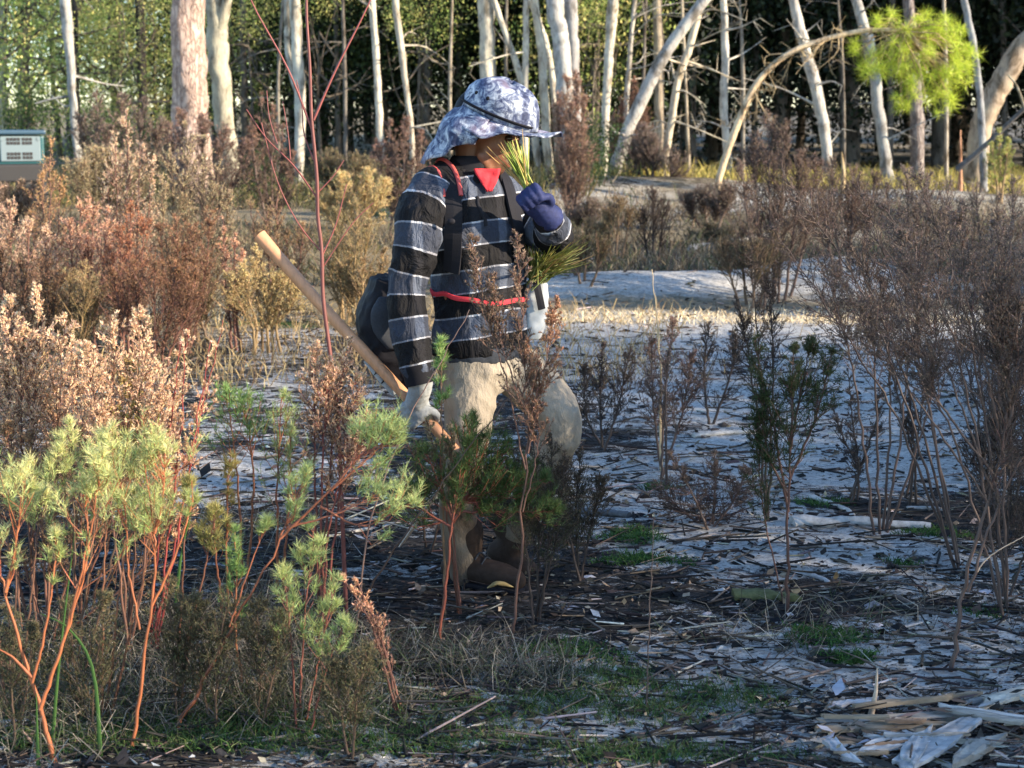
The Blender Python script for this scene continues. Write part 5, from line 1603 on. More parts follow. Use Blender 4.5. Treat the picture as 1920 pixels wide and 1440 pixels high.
w('large mauve brown feathery shrub leaning in from the right edge', 4.0,
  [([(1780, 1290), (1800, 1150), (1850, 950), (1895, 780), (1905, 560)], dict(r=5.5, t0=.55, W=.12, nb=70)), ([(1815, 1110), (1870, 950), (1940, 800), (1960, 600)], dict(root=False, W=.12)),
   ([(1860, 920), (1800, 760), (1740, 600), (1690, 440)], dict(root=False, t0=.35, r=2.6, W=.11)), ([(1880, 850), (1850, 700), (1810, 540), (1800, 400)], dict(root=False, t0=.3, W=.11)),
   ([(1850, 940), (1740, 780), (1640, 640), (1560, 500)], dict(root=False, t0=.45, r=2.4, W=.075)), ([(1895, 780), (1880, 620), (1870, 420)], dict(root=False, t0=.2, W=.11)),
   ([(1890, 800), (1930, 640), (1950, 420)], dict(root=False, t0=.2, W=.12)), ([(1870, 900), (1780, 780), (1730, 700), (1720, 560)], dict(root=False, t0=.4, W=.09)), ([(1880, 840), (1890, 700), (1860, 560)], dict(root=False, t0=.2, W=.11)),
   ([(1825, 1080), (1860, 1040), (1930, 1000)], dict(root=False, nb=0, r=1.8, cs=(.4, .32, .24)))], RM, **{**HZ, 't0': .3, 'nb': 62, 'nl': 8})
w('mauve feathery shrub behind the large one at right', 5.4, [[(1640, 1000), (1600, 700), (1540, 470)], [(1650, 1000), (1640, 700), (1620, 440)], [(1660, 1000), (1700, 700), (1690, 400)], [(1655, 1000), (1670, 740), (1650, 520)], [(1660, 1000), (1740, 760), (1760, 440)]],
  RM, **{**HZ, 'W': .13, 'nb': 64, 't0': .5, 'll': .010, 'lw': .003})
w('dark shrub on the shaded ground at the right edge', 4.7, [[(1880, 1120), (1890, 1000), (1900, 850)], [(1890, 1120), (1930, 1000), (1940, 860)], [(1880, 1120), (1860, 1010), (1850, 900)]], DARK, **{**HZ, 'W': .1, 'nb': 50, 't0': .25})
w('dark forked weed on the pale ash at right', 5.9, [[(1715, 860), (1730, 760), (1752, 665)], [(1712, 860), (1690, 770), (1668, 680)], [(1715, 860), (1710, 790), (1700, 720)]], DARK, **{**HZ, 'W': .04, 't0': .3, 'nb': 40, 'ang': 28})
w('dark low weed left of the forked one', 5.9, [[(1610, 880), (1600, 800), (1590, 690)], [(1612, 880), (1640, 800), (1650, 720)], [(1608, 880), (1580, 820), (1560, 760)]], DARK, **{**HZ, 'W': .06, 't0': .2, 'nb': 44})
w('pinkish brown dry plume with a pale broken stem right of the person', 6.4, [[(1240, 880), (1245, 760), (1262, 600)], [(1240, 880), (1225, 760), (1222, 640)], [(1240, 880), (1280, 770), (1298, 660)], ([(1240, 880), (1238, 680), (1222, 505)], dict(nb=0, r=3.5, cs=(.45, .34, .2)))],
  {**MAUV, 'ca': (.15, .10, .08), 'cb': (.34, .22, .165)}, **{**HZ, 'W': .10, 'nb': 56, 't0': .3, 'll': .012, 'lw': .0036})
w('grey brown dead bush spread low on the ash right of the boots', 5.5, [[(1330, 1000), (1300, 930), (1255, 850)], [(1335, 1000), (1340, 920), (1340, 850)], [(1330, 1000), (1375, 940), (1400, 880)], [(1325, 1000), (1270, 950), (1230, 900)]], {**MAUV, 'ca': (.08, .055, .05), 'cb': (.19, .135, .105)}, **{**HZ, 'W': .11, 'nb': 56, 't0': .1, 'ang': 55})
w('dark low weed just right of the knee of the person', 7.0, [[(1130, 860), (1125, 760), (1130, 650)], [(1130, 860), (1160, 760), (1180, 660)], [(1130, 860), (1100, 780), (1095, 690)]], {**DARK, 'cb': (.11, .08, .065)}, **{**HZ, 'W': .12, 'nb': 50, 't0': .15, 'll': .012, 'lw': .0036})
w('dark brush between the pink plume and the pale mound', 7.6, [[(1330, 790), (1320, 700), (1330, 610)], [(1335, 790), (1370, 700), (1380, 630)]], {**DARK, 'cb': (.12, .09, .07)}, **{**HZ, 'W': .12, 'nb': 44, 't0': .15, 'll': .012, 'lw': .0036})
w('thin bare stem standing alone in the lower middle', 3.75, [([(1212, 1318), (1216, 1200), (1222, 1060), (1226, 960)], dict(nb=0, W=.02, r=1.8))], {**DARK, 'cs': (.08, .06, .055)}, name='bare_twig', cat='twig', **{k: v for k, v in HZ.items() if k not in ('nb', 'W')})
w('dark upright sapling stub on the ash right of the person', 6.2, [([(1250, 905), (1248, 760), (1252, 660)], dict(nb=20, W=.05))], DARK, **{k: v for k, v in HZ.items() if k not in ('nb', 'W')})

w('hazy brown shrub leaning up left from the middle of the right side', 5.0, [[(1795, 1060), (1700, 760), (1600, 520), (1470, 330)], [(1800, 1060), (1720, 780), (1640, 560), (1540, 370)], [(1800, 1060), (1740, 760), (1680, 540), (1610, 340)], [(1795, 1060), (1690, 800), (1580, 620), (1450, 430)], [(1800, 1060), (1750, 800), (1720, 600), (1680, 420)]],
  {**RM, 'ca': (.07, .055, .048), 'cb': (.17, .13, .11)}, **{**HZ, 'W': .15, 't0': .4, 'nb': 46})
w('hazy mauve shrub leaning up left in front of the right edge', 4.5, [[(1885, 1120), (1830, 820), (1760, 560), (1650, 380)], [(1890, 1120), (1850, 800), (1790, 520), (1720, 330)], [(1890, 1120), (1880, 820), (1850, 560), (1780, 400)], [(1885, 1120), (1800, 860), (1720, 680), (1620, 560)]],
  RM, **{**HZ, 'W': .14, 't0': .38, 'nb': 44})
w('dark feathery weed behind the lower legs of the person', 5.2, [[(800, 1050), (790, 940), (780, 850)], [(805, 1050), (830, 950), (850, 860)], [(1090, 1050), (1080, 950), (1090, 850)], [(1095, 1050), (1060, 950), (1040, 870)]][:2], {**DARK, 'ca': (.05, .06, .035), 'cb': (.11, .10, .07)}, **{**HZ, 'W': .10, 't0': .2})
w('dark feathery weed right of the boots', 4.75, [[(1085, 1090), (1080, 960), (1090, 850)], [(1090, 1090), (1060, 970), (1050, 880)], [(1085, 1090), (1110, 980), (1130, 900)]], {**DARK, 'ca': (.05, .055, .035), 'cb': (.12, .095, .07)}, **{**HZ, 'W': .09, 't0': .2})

# -- middle distance left: dry brush in full sun
MID = dict(nb=44, ns=8, nl=5, ll=.018, lw=.0048, W=.20, t0=.25, ang=34, twr=.0013, r=3.4, tw=.36, mix=.4)


def brush(label, depth, tips, by, pal, bx=None, **kw):
    bx = sum(t[0] for t in tips) / len(tips) if bx is None else bx
    st = []
    for tx, ty in tips:
        b = (bx + (tx - bx) * .35, by)
        st.append([b, ((b[0] + tx) / 2 + (tx - bx) * .12, (by + ty) / 2), (tx, ty)])
    return w(label, depth, st, pal, name='brush', cat='brush', **{**MID, **kw})


brush('dry brown brush standing before the teal vehicle', 17, [(10, 350), (35, 345), (60, 352), (-10, 355)], 430, {**MAUV, 'cb': (.40, .28, .19)}, **{**MID, 'll': .034, 'lw': .009, 'W': .2, 'twr': .003})
brush('tall tan plume right of the teal vehicle', 10.6, [(95, 262), (80, 330), (112, 340), (60, 400)], 590, {**TANP, 'ca': (.36, .20, .11), 'cb': (.6, .38, .19)})
brush('tall sandy pointed plume left of the thick pine', 10.8, [(238, 205), (215, 260), (262, 270), (285, 300), (200, 330)], 590, TANP)
brush('broad olive brown brush at the foot of the thick pine', 10.4, [(350, 235), (320, 280), (385, 260), (410, 310), (300, 330), (430, 360), (345, 330)], 600, OLIV, W=.2, nb=56)
brush('rust orange brush at the left edge, lower one', 9.8, [(20, 380), (-20, 330), (55, 420), (90, 430), (0, 450)], 610, ORNG)
brush('rust orange brush in the middle of the left thicket', 9.9, [(150, 385), (175, 370), (130, 420), (200, 400), (165, 450)], 620, RUST)
brush('salmon brush between olive brush and the tool handle', 9.6, [(245, 390), (225, 430), (270, 420), (205, 470)], 620, {**RUST, 'cb': (.52, .24, .13)})
brush('brown brush left of the upper end of the tool handle', 9.7, [(330, 410), (300, 430), (365, 430), (395, 400), (350, 470)], 620, {**ORNG, 'ca': (.2, .13, .08), 'cb': (.38, .22, .13)})
brush('bright rust sprig leaning left beside the tool handle end', 9.9, [(418, 410), (440, 440), (455, 470)], 600, RUST, W=.07)
brush('golden low brush below the end of the tool handle', 9.9, [(455, 500), (480, 470), (510, 520), (540, 500), (430, 520), (560, 540)], 610, GOLD, W=.16)
brush('tan brush behind the bare red sapling', 11.5, [(500, 400), (540, 440), (520, 360), (570, 420), (470, 380)], 575, {**TANP, 'ca': (.2, .15, .08), 'cb': (.4, .28, .16)})
brush('dry grass coloured brush right of the bare red sapling', 11.4, [(630, 400), (655, 440), (690, 420), (610, 450), (670, 380)], 575, {**GOLD, 'ca': (.16, .14, .07), 'cb': (.36, .28, .15)})
brush('pale brush behind the shoulder bag of the person', 11.2, [(640, 500), (680, 490), (700, 520), (660, 540), (720, 470)], 585, {**GOLD, 'ca': (.16, .12, .07), 'cb': (.40, .28, .15)}, W=.12)
brush('dark brown brush under the rust orange brush at left', 9.0, [(40, 500), (0, 480), (80, 490), (110, 520)], 660, {**DARK, 'ca': (.06, .045, .03), 'cb': (.22, .13, .08)})
brush('brown stems under the olive brush in the left thicket', 9.1, [(250, 500), (290, 490), (210, 510), (330, 500), (370, 510)], 660, {**ORNG, 'ca': (.10, .06, .045), 'cb': (.36, .20, .11)})
brush('yellowish brush standing in the left thicket behind the tan plumes', 9.2, [(130, 520), (160, 500), (180, 530), (100, 540)], 650, {**GOLD, 'ca': (.1, .08, .05), 'cb': (.46, .33, .17)})
# -- behind: mauve and olive brush before the wood
FARB = {**MID, 'll': .036, 'lw': .009, 'W': .32, 'nb': 60, 'ns': 7, 'nl': 6, 'twr': .003}
brush('mauve grey brush behind the tall sandy plume', 18, [(180, 175), (230, 185), (150, 220), (270, 190), (300, 230), (205, 240)], 400, {**MAUV, 'ca': (.14, .11, .08), 'cb': (.26, .19, .15)}, **FARB)
brush('olive brush right of the crooked grey trunk', 17, [(175, 280), (210, 290), (150, 310), (250, 300)], 410, OLIV, **FARB)
brush('pinkish brush against the foot of the thick pine', 19, [(340, 215), (380, 220), (420, 240), (310, 230), (460, 270)], 400, {**MAUV, 'cb': (.34, .22, .17)}, **FARB)
brush('brown twiggy brush left of the pale twin trunk', 19, [(490, 180), (510, 200), (470, 230), (530, 240), (550, 290)], 400, {**MAUV, 'cb': (.3, .18, .13)}, **{**FARB, 'nb': 36, 'W': .22})
brush('low grey brush between the red sapling and the slender cream trunk', 18, [(620, 290), (660, 300), (600, 320), (690, 310)], 400, {**OLIV, 'ca': (.1, .1, .05), 'cb': (.25, .2, .12)}, **FARB)
brush('pinkish brown brush left of the blue hat', 19, [(730, 230), (760, 225), (790, 250), (710, 270)], 400, {**MAUV, 'cb': (.32, .2, .15)}, **{**FARB, 'W': .24})
brush('tan grass brush under the brush left of the hat', 16, [(640, 330), (690, 320), (720, 340), (600, 350)], 430, GOLD, **{**FARB, 'W': .2})
brush('pink brown broom like brush before the grey trunk pair', 20, [(1062, 150), (1080, 140), (1045, 180), (1095, 190), (1070, 200)], 390, {**MAUV, 'ca': (.22, .14, .1), 'cb': (.40, .25, .18)}, **{**FARB, 'W': .22, 'ang': 22, 'nb': 70})
brush('pink brown broom like brush behind the leaning grey trunk', 24.8, [(1190, 150), (1210, 170), (1165, 190), (1150, 220)], 370, {**MAUV, 'ca': (.2, .12, .09), 'cb': (.36, .21, .15)}, **{**FARB, 'W': .18, 'ang': 20})
brush('dark twiggy brush between leaning trunk and twiggy slim tree', 24, [(1205, 240), (1225, 260), (1190, 270), (1265, 300)], 370, {**MAUV}, **FARB)
brush('tangled dark brown shrub between the arching stem and the pale leaning trunk', 12.5, [(1440, 215), (1470, 235), (1410, 260), (1500, 290), (1530, 310), (1390, 310), (1450, 300)], 540, {**MAUV, 'ca': (.10, .07, .055), 'cb': (.23, .165, .13)}, **{**MID, 'W': .26, 'nb': 64, 'll': .03})
brush('tan brown shrub below the grey trunk near the green crown', 13, [(1560, 300), (1600, 320), (1640, 330), (1540, 360), (1590, 370)], 520, {**MAUV, 'ca': (.15, .1, .075), 'cb': (.30, .21, .15)}, **{**MID, 'W': .24, 'nb': 60})
brush('mauve brown shrub below the bright green crown', 12, [(1700, 320), (1740, 330), (1660, 350), (1780, 345), (1720, 380)], 540, MAUV, **{**MID, 'W': .24, 'nb': 60})
brush('grey brown shrub below the thick curved trunk', 11.5, [(1830, 350), (1870, 370), (1900, 340), (1800, 380), (1930, 380)], 560, MAUV, **{**MID, 'W': .22, 'nb': 60})
brush('dark shrub on the bank right of the raised glove', 15, [(1225, 360), (1245, 380), (1205, 400)], 490, {**DARK, 'cb': (.14, .10, .08)}, **{**MID, 'W': .2})
brush('tan dry brush on the bank beside the raised glove', 15, [(1160, 370), (1180, 400), (1140, 400), (1120, 430)], 490, {**OLIV, 'cb': (.38, .26, .15)}, **{**MID, 'W': .2})
brush('olive low brush behind the raised forearm', 13, [(1100, 420), (1080, 470), (1130, 460), (1060, 440)], 540, {**OLIV, 'ca': (.07, .07, .035), 'cb': (.2, .15, .09)}, **{**MID, 'W': .2})
brush('yellow green sprig under the fallen pole at right', 21, [(1875, 245), (1890, 260), (1860, 270)], 350, {**GOLD, 'ca': (.25, .3, .08), 'cb': (.5, .5, .18)}, **{**FARB, 'W': .16, 'nb': 30})
brush('dark twiggy brush at the right edge', 8.0, [(1880, 430), (1910, 460), (1850, 480), (1940, 440)], 720, MAUV, **{**MID, 'W': .16, 'll': .013, 'lw': .004})
brush('olive brush before the pale mound in the middle', 12.2, [(1390, 430), (1420, 460), (1450, 440), (1360, 460)], 570, {**OLIV, 'ca': (.06, .06, .035), 'cb': (.17, .13, .09)}, **{**MID, 'W': .2})

brush('low olive brown brush on the bank above the pale mound', 17, [(1330, 430), (1300, 450), (1360, 440), (1280, 470)], 500, {**OLIV, 'ca': (.09, .09, .05), 'cb': (.24, .19, .12)}, **{**FARB, 'W': .22})
brush('grey brown brush left of the dark bank shrub', 19, [(1110, 385), (1085, 400), (1140, 400)], 450, {**MAUV, 'cb': (.26, .2, .15)}, **{**FARB, 'W': .22})
brush('grey brown brush on the bank between the tangled shrub and the arching stem', 19, [(1320, 365), (1290, 375), (1345, 385), (1365, 360)], 430, {**MAUV, 'cb': (.24, .18, .14)}, **{**FARB, 'W': .24})
brush('dark mauve brush filling the right edge under the curved trunk', 6.6, [(1900, 390), (1930, 430), (1860, 440), (1820, 470), (1880, 500), (1790, 520)], 800, MAUV, **{**MID, 'W': .16, 'll': .013, 'lw': .0036})
brush('dark brush low at the right edge behind the leaning shrub', 5.6, [(1900, 760), (1860, 790), (1830, 830), (1930, 740)], 960, DARK, **{**MID, 'W': .13, 'll': .012, 'lw': .0034})


# ------------------------------------------------------------------ ground cover that nobody could count
def spots(n, x0, x1, y0, y1, wide=True):
    y = 1 / (rng.uniform(1 / y1, 1 / y0, n))
    x = rng.uniform(x0, x1, n) * (y / 4.0 if wide else 1)
    return x, y


def patches(lst):
    X, Y = [], []
    for px, py, rx, ry, n in lst:
        c = gp(px, py)
        a = rng.uniform(0, 6.28, n); r = np.sqrt(rng.random(n)) * (1 + .25 * np.sin(a * 3 + px) + .18 * rng.normal(size=n))
        X.append(c[0] + rx * r * np.cos(a)); Y.append(c[1] + ry * r * np.sin(a))
    return np.concatenate(X), np.concatenate(Y)


def ground_pts(x, y, dz=0.0):
    return np.stack([x, y, zg(x, y) + dz], -1)


def litter():
    # twigs: grey, brown and charred
    mb = MB()
    x, y = spots(8500, -1.7, 1.9, 3.3, 16)
    P = ground_pts(x, y, .006)
    a = rng.normal(0, .75, len(x)) + np.where(rng.random(len(x)) < .5, 0, math.pi)
    L = rng.exponential(.055, len(x)) + .02
    D = np.stack([np.cos(a), np.sin(a), rng.normal(.05, .12, len(x))], -1)
    Q = P + D * L[:, None]
    Q[:, 2] = np.maximum(Q[:, 2], zg(Q[:, 0], Q[:, 1]) + .003)
    pal = np.array([(.02, .018, .018), (.03, .026, .024), (.09, .07, .055), (.16, .13, .105), (.30, .27, .24), (.46, .42, .37)])
    c = pal[rng.choice(6, len(x), p=[.24, .22, .24, .2, .08, .02])]
    r = rng.uniform(.0010, .0034, len(x)) * (1 + y / 9)
    sticks(mb, P, Q, r, r * .6, jit(c, len(x), .2), 4)
    o = build(mb, 'twig_litter', M_TWIG); tag(o, 'scattered burnt and grey twigs littering the ash covered ground', 'twigs', kind='stuff')
    # bark chips, leaves and char lumps
    mb = MB()
    n = 24000
    x, y = spots(n, -1.7, 1.9, 3.25, 15)
    P = ground_pts(x, y, .004)
    a = rng.uniform(0, 6.28, n)
    D = np.stack([np.cos(a), np.sin(a) * .7, rng.normal(.15, .28, n)], -1)
    pal = np.array([(.014, .013, .013), (.03, .025, .022), (.10, .07, .05), (.20, .15, .10), (.33, .27, .20), (.5, .47, .43)])
    c = pal[rng.choice(6, n, p=[.24, .22, .22, .18, .11, .03])]
    s = (rng.exponential(.006, n) + .005) * (1 + y / 11)
    S = nrm(np.cross(nrm(D), A3(0, 0, 1) + .35 * rng.normal(size=(n, 3))))
    blades(mb, P, D, s, s * rng.uniform(.3, .8, n), jit(c, n, .2), True, S)
    o = build(mb, 'leaf_litter', M_TWIG, smooth=False); tag(o, 'bark chips, dead leaves and charcoal bits strewn over the ash', 'litter', kind='stuff')
    mb = MB()
    n = 2600
    x, y = spots(n, -1.5, 1.9, 3.3, 12.5)
    P = ground_pts(x, y, .0)
    s = np.minimum(rng.exponential(.004, n) + .004, .014) * (1 + y / 10)
    base = np.array([(1, 0, 0), (-.5, .87, 0), (-.5, -.87, 0), (.15, .1, .8), (.75, .7, .35), (-.8, .1, .4)])
    V = P[:, None] + (base[None] * (1 + .4 * rng.normal(size=(n, 6, 3)))) * s[:, None, None] * A3(1.5, 1, .8)
    F = np.array([(0, 4, 3), (4, 1, 3), (1, 5, 3), (5, 2, 3), (2, 0, 3), (0, 1, 4), (1, 2, 5)])
    F = (np.arange(n) * 6)[:, None, None] + F[None]
    pal = np.array([(.012, .012, .013), (.022, .02, .02), (.06, .05, .045), (.42, .42, .42)])
    c = pal[rng.choice(4, n, p=[.5, .25, .15, .10])]
    mb.add(V, F.reshape(-1, 3), np.repeat(jit(c, n, .15), 6, 0))
    o = build(mb, 'charcoal_lumps', M_TWIG, smooth=False); tag(o, 'small lumps of charcoal and clods on the pale ash', 'charcoal', kind='stuff')


def grass_obj(name, label, x, y, L, W, cols, lean=.35, mat=M_LEAF, bend=True):
    n = len(x)
    mb = MB()
    B = ground_pts(x, y, -.004)
    D = nrm(np.stack([rng.normal(0, lean, n), rng.normal(0, lean, n), np.ones(n)], -1))
    c = np.asarray(cols)[rng.integers(0, len(cols), n)] * np.clip(1 + .25 * rng.normal(size=(n, 1)), .4, 1.8)
    L = L * rng.uniform(.5, 1.3, n)
    S = nrm(np.cross(D, rng.normal(size=(n, 3)) * A3(1, 1, .1)))
    M_ = B + D * L[:, None] * .55
    D2 = nrm(D + np.stack([rng.normal(0, lean * 1.2, n), rng.normal(0, lean * 1.2, n), rng.uniform(-.7, .1, n)], -1))
    Tp = M_ + D2 * L[:, None] * .5
    w2 = W / 2
    V = np.stack([B - S * w2, B + S * w2, M_ + S * w2 * .8, M_ - S * w2 * .8, Tp], 1)
    i = np.arange(n)[:, None] * 5
    C = np.repeat(c, 5, 0)
    mb.add(V, i + np.array([[0, 1, 2, 3]]), C)
    mb.F.append(i + np.array([[3, 2, 4]]))
    o = build(mb, name, mat, smooth=False)
    return tag(o, label, 'grass', kind='stuff')


def grasses():
    G1 = [(.05, .12, .03), (.08, .16, .04), (.035, .085, .025)]
    x, y = patches([(1185, 1005, .10, .10, 900), (1190, 1050, .13, .05, 700), (1560, 1195, .10, .08, 800), (1590, 1235, .07, .04, 600), (1510, 1190, .06, .05, 300), (1540, 945, .11, .08, 380), (1750, 1000, .12, .07, 380),
                    (1065, 1225, .16, .08, 700), (1240, 915, .08, .06, 260), (1690, 1060, .06, .05, 160), (1840, 1150, .07, .05, 160), (1280, 1060, .05, .03, 160), (480, 605, .3, .18, 500), (550, 612, .2, .15, 300)])
    grass_obj('moss_tufts', 'low bright green moss tufts on the shaded ash', x, y, .030, .0040, G1, .55)
    x, y = patches([(1280, 1310, .30, .10, 1100), (1200, 1340, .25, .08, 600), (820, 1400, .36, .09, 1300), (560, 1350, .36, .12, 1400), (1130, 1270, .14, .08, 700), (980, 1330, .2, .1, 700), (1240, 1420, .3, .06, 900), (250, 1330, .5, .2, 3000), (380, 1390, .4, .1, 1600), (120, 1250, .3, .2, 900), (700, 1240, .25, .16, 900), (650, 1300, .2, .1, 700), (60, 1390, .2, .1, 600)])
    grass_obj('short_grass', 'thin short green grass over the bottom of the picture', x, y, .045, .0024, G1 + [(.13, .17, .06), (.10, .12, .05)], .6)
    x, y = patches([(300, 1200, .55, .35, 1700), (120, 1350, .35, .25, 900), (420, 1300, .4, .25, 1100), (760, 1240, .12, .09, 260), (880, 1250, .10, .08, 330), (960, 1280, .18, .1, 260), (500, 1180, .3, .25, 700), (1020, 1270, .12, .08, 140), (640, 1330, .25, .12, 360), (1480, 1200, .3, .2, 120), (1700, 1150, .4, .2, 120), (450, 1000, .4, .4, 400)])
    grass_obj('dry_grass', 'matted straw coloured dead grass stems in the lower left', x, y, .15, .0022, [(.15, .135, .11), (.22, .20, .165), (.10, .085, .07), (.34, .31, .26), (.07, .06, .052), (.08, .11, .06)], .75, M_DRY)
    x, y = spots(5200, -1.75, 1.0, 8.5, 12.2)
    k = (x < .2 * y - 1.0) | (rng.random(len(x)) < .10); x, y = x[k], y[k]
    grass_obj('dry_field_grass', 'sunlit golden dead grass under the brush at left', x, y, .16, .006, [(.34, .24, .12), (.45, .34, .17), (.22, .14, .08), (.5, .40, .22)], .45, M_DRY)
    x, y = spots(4600, -1.0, 1.7, 11.35, 12.0)
    k = wav(x * 1.5, y, 1.2) > -.2; x, y = x[k], y[k]
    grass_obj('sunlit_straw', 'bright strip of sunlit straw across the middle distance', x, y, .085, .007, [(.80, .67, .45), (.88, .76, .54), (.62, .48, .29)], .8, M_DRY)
    x, y = spots(22000, -1.75, 1.75, 13.6, 25)
    k = wav(x, y, .7) > -.12; x, y = x[k], y[k]
    grass_obj('far_dry_grass', 'grey and tan dead grass on the bank before the trees', x, y, .26, .012, [(.14, .11, .075), (.22, .18, .12), (.30, .25, .17), (.10, .085, .06), (.09, .11, .05), (.16, .11, .08)], .5, M_DRY)
    x, y = spots(6000, .15, 1.6, 24, 30)
    grass_obj('yellow_grass', 'yellow sunlit grass along the foot of the trees at right', x, y, .30, .02, [(.46, .38, .10), (.36, .30, .09), (.28, .28, .08), (.5, .42, .16)], .35, M_LEAF)
    x, y = spots(6000, -1.75, .2, 22, 30)
    grass_obj('woodland_grass', 'olive grass and leaves along the foot of the trees at left', x, y, .35, .022, [(.20, .18, .07), (.12, .13, .05), (.30, .24, .11), (.08, .10, .04)], .4, M_LEAF)


litter()
grasses()
# a few broad grass blades in the left corner
for lb, d, pts in [('long green grass blade right of the orange stem in the bottom left corner', 3.45, [(190, 1440), (175, 1260), (130, 1180), (75, 1150)]), ('upright green grass blade crossing the orange stem at bottom left', 3.5, [(95, 1440), (110, 1250), (140, 1000)]),
                   ('short green grass blade in the bottom left corner', 3.4, [(72, 1440), (70, 1380), (68, 1300)]), ('green blade pair under the thin red plumes', 4.0, [(330, 1130), (340, 1040), (358, 960)])]:
    P = curve([at(x, y, d) for x, y in pts], 12)
    mb = MB(); tube(mb, P, np.linspace(.0055, .0008, 12), 6, (.09, .19, .05), flat=.25)
    tag(build(mb, 'grass_blade', M_LEAF, loc=P[0]), lb, 'grass')


# ------------------------------------------------------------------ logs, sticks and splintered wood
def log(name, label, cat, a, b, r0, r1, col, mat=M_TWIG, bend=.02, flat=.8, k=10, lift=.4):
    A, B = gp(*a), gp(*b)
    n = 14
    P = np.linspace(0, 1, n)[:, None] * (B - A) + A
    P[:, :2] += (np.sin(np.linspace(0, 3.1, n)) * bend)[:, None] + rng.normal(size=(n, 2)) * r0 * .15
    P[:, 2] = zg(P[:, 0], P[:, 1]) + np.linspace(r0, r1, n) * lift
    mb = MB(); tube(mb, P, np.linspace(r0, r1, n), k, col, .20, flat=flat, seed=int(rng.integers(1e6)))
    return tag(build(mb, name, mat, loc=P[0]), label, cat)


log('log', 'long grey barkless log lying across the ash at right', 'log', (1490, 985), (1745, 992), .028, .02, (.40, .39, .37))
log('branch', 'slim pale branch slanting down to the long grey log', 'branch', (1520, 935), (1600, 970), .014, .01, (.45, .42, .38))
log('branch', 'pale stick on the dark ground right of the long log', 'branch', (1700, 955), (1775, 960), .012, .008, (.34, .32, .3))
log('log', 'short mossy green and brown log on the ash', 'log', (1378, 1122), (1490, 1128), .028, .02, (.11, .115, .05), k=16, flat=.6)
log('stick', 'dark long stick slanting across the lower right', 'stick', (1560, 1090), (1740, 1150), .009, .006, (.12, .09, .075))
log('stick', 'dark stick running from the right shrub to the right edge', 'stick', (1720, 1150), (1915, 1195), .010, .007, (.10, .08, .07))
log('stick', 'grey stick on the ash above the mossy log', 'stick', (1475, 1075), (1555, 1095), .012, .008, (.36, .35, .34))
log('stick', 'curved grey stick under the dead bush', 'stick', (1300, 820), (1500, 810), .016, .01, (.42, .40, .36), bend=.06)
log('stick', 'pale stick lying left of the boots', 'stick', (600, 1008), (735, 985), .010, .006, (.44, .42, .38))
log('stick', 'short pale stick on the grass at lower left', 'stick', (555, 1255), (610, 1230), .007, .004, (.45, .40, .33))
log('stick', 'thin straw stick slanting in the lower left thicket', 'stick', (140, 1360), (222, 1268), .004, .003, (.4, .34, .25), lift=6)
log('stick', 'grey flat stick in the grass at lower left', 'stick', (360, 1310), (420, 1290), .012, .008, (.42, .42, .40))
log('stick', 'grey stick under the orange stems at lower left', 'stick', (320, 1215), (385, 1205), .012, .008, (.38, .37, .35))
log('stick', 'grey stick at the left edge of the bottom corner', 'stick', (-10, 1365), (60, 1362), .014, .01, (.36, .37, .38))
log('log', 'charred dark log behind the boots at right', 'log', (1075, 965), (1180, 972), .022, .018, (.10, .10, .105))
log('log', 'grey log half hidden on the bank right of the glove', 'log', (1290, 470), (1460, 440), .05, .035, (.36, .34, .31))
log('stick', 'dead curved straw stalk in the middle left of the ash', 'stick', (850, 760), (640, 700), .006, .004, (.3, .25, .2))
y_leaf = gp(935, 1120)
mb = MB(); P = curve([y_leaf + A3(-.035, 0, .03), y_leaf + A3(0, .005, .045), y_leaf + A3(.045, .01, .03)], 8)
tube(mb, P, [.006, .012, .018, .02, .022, .02, .014, .004], 8, (.34, .25, .11), .2, flat=.25)
tag(build(mb, 'wood_chip', M_SLAB, loc=y_leaf), 'ochre yellow chip of wood by the front boot', 'wood chip')


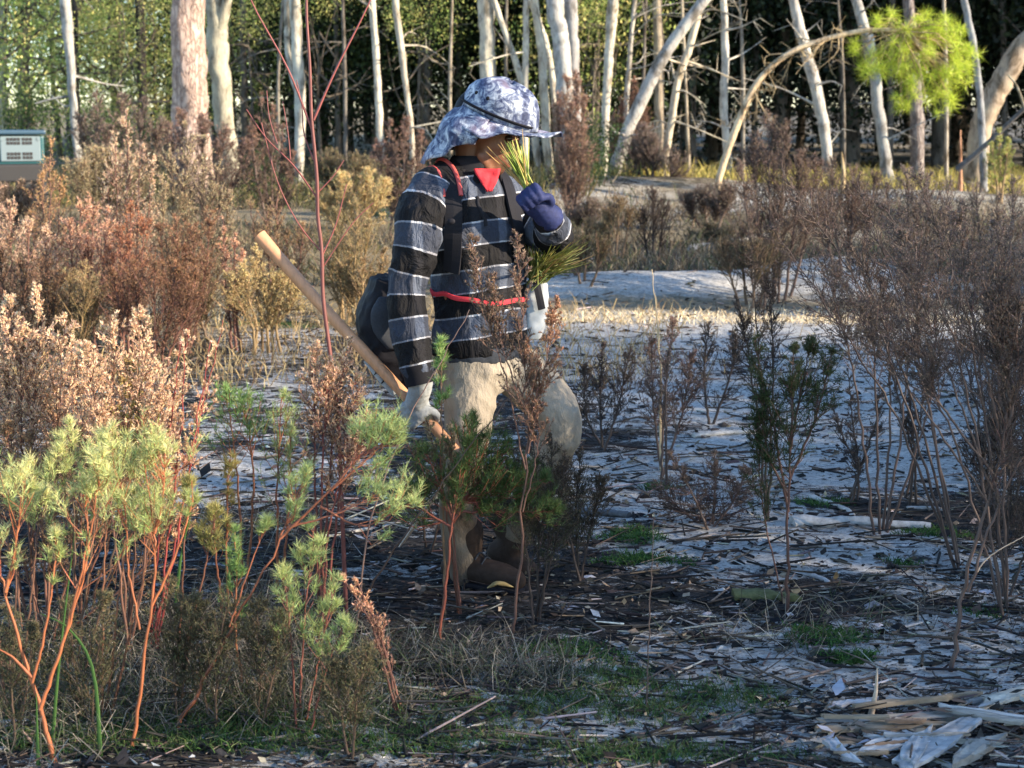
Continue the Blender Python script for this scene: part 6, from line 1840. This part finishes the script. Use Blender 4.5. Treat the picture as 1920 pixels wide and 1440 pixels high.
def slab(label, a, b, w_px, th, col, lift=0.0, tilt=0.0, jag=.3, name='split_board', group=None, roll=0.0):
    """a splintered board: pixel end points on the ground, width in pixels, ragged ends"""
    A, B = gp(*a), gp(*b)
    A[2] += lift; B[2] += lift + tilt
    d = nrm(B - A); s = nrm(np.cross(A3(0, 0, 1), d)); s = nrm(s + A3(0, 0, roll)); u = np.cross(d, s)
    L = np.linalg.norm(B - A); W = w_px * np.linalg.norm(A - A3(0, 0, CAMH)) / FPX
    n, m = 15, 7
    t = np.linspace(0, 1, n); q = np.linspace(-.5, .5, m)
    sl = lambda v: np.convolve(np.pad(v, 1, 'edge'), (.3, .4, .3), 'valid')
    e0 = sl(jag * W * 1.0 * rng.normal(size=m)) + q * W * rng.normal() * .9; e1 = sl(jag * W * 1.8 * rng.normal(size=m)) + q * W * rng.normal() * 1.4
    wv = 1 + .18 * np.sin(t * 5 + rng.uniform(0, 6)) - .4 * np.clip(t - .7, 0, 1) * rng.random() * 2
    V = []
    for sgn in (1, -1):
        for j in range(m):
            ridge = th * (.45 + .55 * rng.random()) * sgn; ph = rng.uniform(0, 6.28)
            for i in range(n):
                x = e0[j] * (1 - t[i]) + t[i] * (L + e1[j])
                V.append(A + d * x + s * q[j] * W * wv[i] + u * (ridge + .16 * th * math.sin(t[i] * 9 + ph) + .12 * th * rng.normal() + th))
    V = np.array(V)
    f = lambda sg, j, i: sg * m * n + j * n + i
    F = []
    for j in range(m - 1):
        for i in range(n - 1):
            F.append((f(0, j, i), f(0, j + 1, i), f(0, j + 1, i + 1), f(0, j, i + 1)))
            F.append((f(1, j, i + 1), f(1, j + 1, i + 1), f(1, j + 1, i), f(1, j, i)))
    for i in range(n - 1):
        F.append((f(0, 0, i + 1), f(1, 0, i + 1), f(1, 0, i), f(0, 0, i)))
        F.append((f(0, m - 1, i), f(1, m - 1, i), f(1, m - 1, i + 1), f(0, m - 1, i + 1)))
    for j in range(m - 1):
        F.append((f(0, j, 0), f(1, j, 0), f(1, j + 1, 0), f(0, j + 1, 0)))
        F.append((f(0, j + 1, n - 1), f(1, j + 1, n - 1), f(1, j, n - 1), f(0, j, n - 1)))
    streak = np.tile(np.repeat(rng.uniform(.75, 1.2, m), n), 2)[:, None]
    mb = MB(); mb.add(V, np.array(F), np.clip(np.asarray(col) * streak, 0, .9))
    o = build(mb, name, M_SLAB, smooth=False, loc=A)
    return tag(o, label, 'board', group)


PALE, WHT, TANW = (.29, .265, .23), (.32, .33, .335), (.24, .19, .135)
slab('long pale splintered board at the back of the bottom right wood heap', (1535, 1365), (1790, 1352), 30, .006, PALE, .01)
slab('tan rotten board lying in front of the long pale one', (1540, 1385), (1760, 1372), 24, .006, TANW, .015)
slab('bleached board slanting to the right edge at the top of the wood heap', (1840, 1335), (1935, 1305), 40, .006, (.42, .38, .31), .015)
slab('bluish white board pointing up right in the bottom right heap', (1690, 1455), (1822, 1372), 46, .006, WHT, .018, .008)
slab('broad bleached board lying level in the bottom right heap', (1620, 1422), (1765, 1398), 38, .006, WHT, .02)
slab('short bluish white board standing in the middle of the heap', (1700, 1452), (1728, 1395), 34, .006, WHT, .025)
slab('small grey board at the left end of the wood heap', (1553, 1408), (1588, 1442), 26, .006, (.42, .42, .43), .02)
slab('pale board leaving the right edge under the bleached one', (1790, 1358), (1930, 1385), 20, .006, PALE, .03)
slab('thin grey splinter lying across the right part of the heap', (1760, 1345), (1935, 1372), 10, .006, (.5, .47, .43), .025)
slab('narrow tan splinter above the long pale board', (1600, 1352), (1780, 1335), 12, .007, TANW, .03)
slab('white board end in the bottom right corner of the heap', (1790, 1440), (1860, 1400), 34, .01, PALE, .01)
_a = gp(1632, 1345); pole('wood_splinter', 'thin pale splinter sticking up from the wood heap', 'splinter', [_a, _a + A3(.01, 0, .06), _a + A3(.012, 0, .125)], .009, .002, (.44, .36, .28), M_SLAB)
slab('flat grey board on the ash just above the wood heap', (1560, 1330), (1640, 1322), 22, .006, (.40, .40, .41), .005)
for i in range(26):
    a = (rng.uniform(1520, 1900), rng.uniform(1325, 1440)); th_ = rng.normal(0, .5)
    L_ = rng.uniform(40, 120)
    slab('narrow splinter among the boards of the bottom right wood heap', a, (a[0] + L_ * math.cos(th_), min(1470, max(1300, a[1] - L_ * .4 * math.sin(th_)))), rng.uniform(5, 13), .005, [PALE, TANW, WHT, (.2, .14, .1)][i % 4], rng.uniform(0, .03), name='wood_splinter', group='splinters in the wood heap')

def chips():
    mb = MB(); n = 420
    px = rng.uniform(1500, 1935, n); py = 1310 + 130 * rng.random(n) ** .8
    P = np.array([gp(a, b) for a, b in zip(px, py)]) + A3(0, 0, .004) + rng.uniform(0, .03, (n, 1)) * A3(0, 0, 1)
    a = rng.normal(0, .8, n)
    D = np.stack([np.cos(a), np.sin(a), rng.normal(.05, .2, n)], -1)
    pal = np.array([PALE, TANW, WHT, (.10, .075, .06), (.2, .14, .1), (.03, .026, .024)])
    s = rng.exponential(.020, n) + .012
    blades(mb, P, D, s, s * rng.uniform(.2, .5, n), jit(pal[rng.integers(0, 6, n)], n, .15), True, nrm(np.cross(nrm(D), A3(0, 0, 1) + .3 * rng.normal(size=(n, 3)))))
    tag(build(mb, 'wood_chips', M_SLAB, smooth=False), 'loose chips of pale wood and bark around the bottom right wood heap', 'wood chips', kind='stuff')


chips()
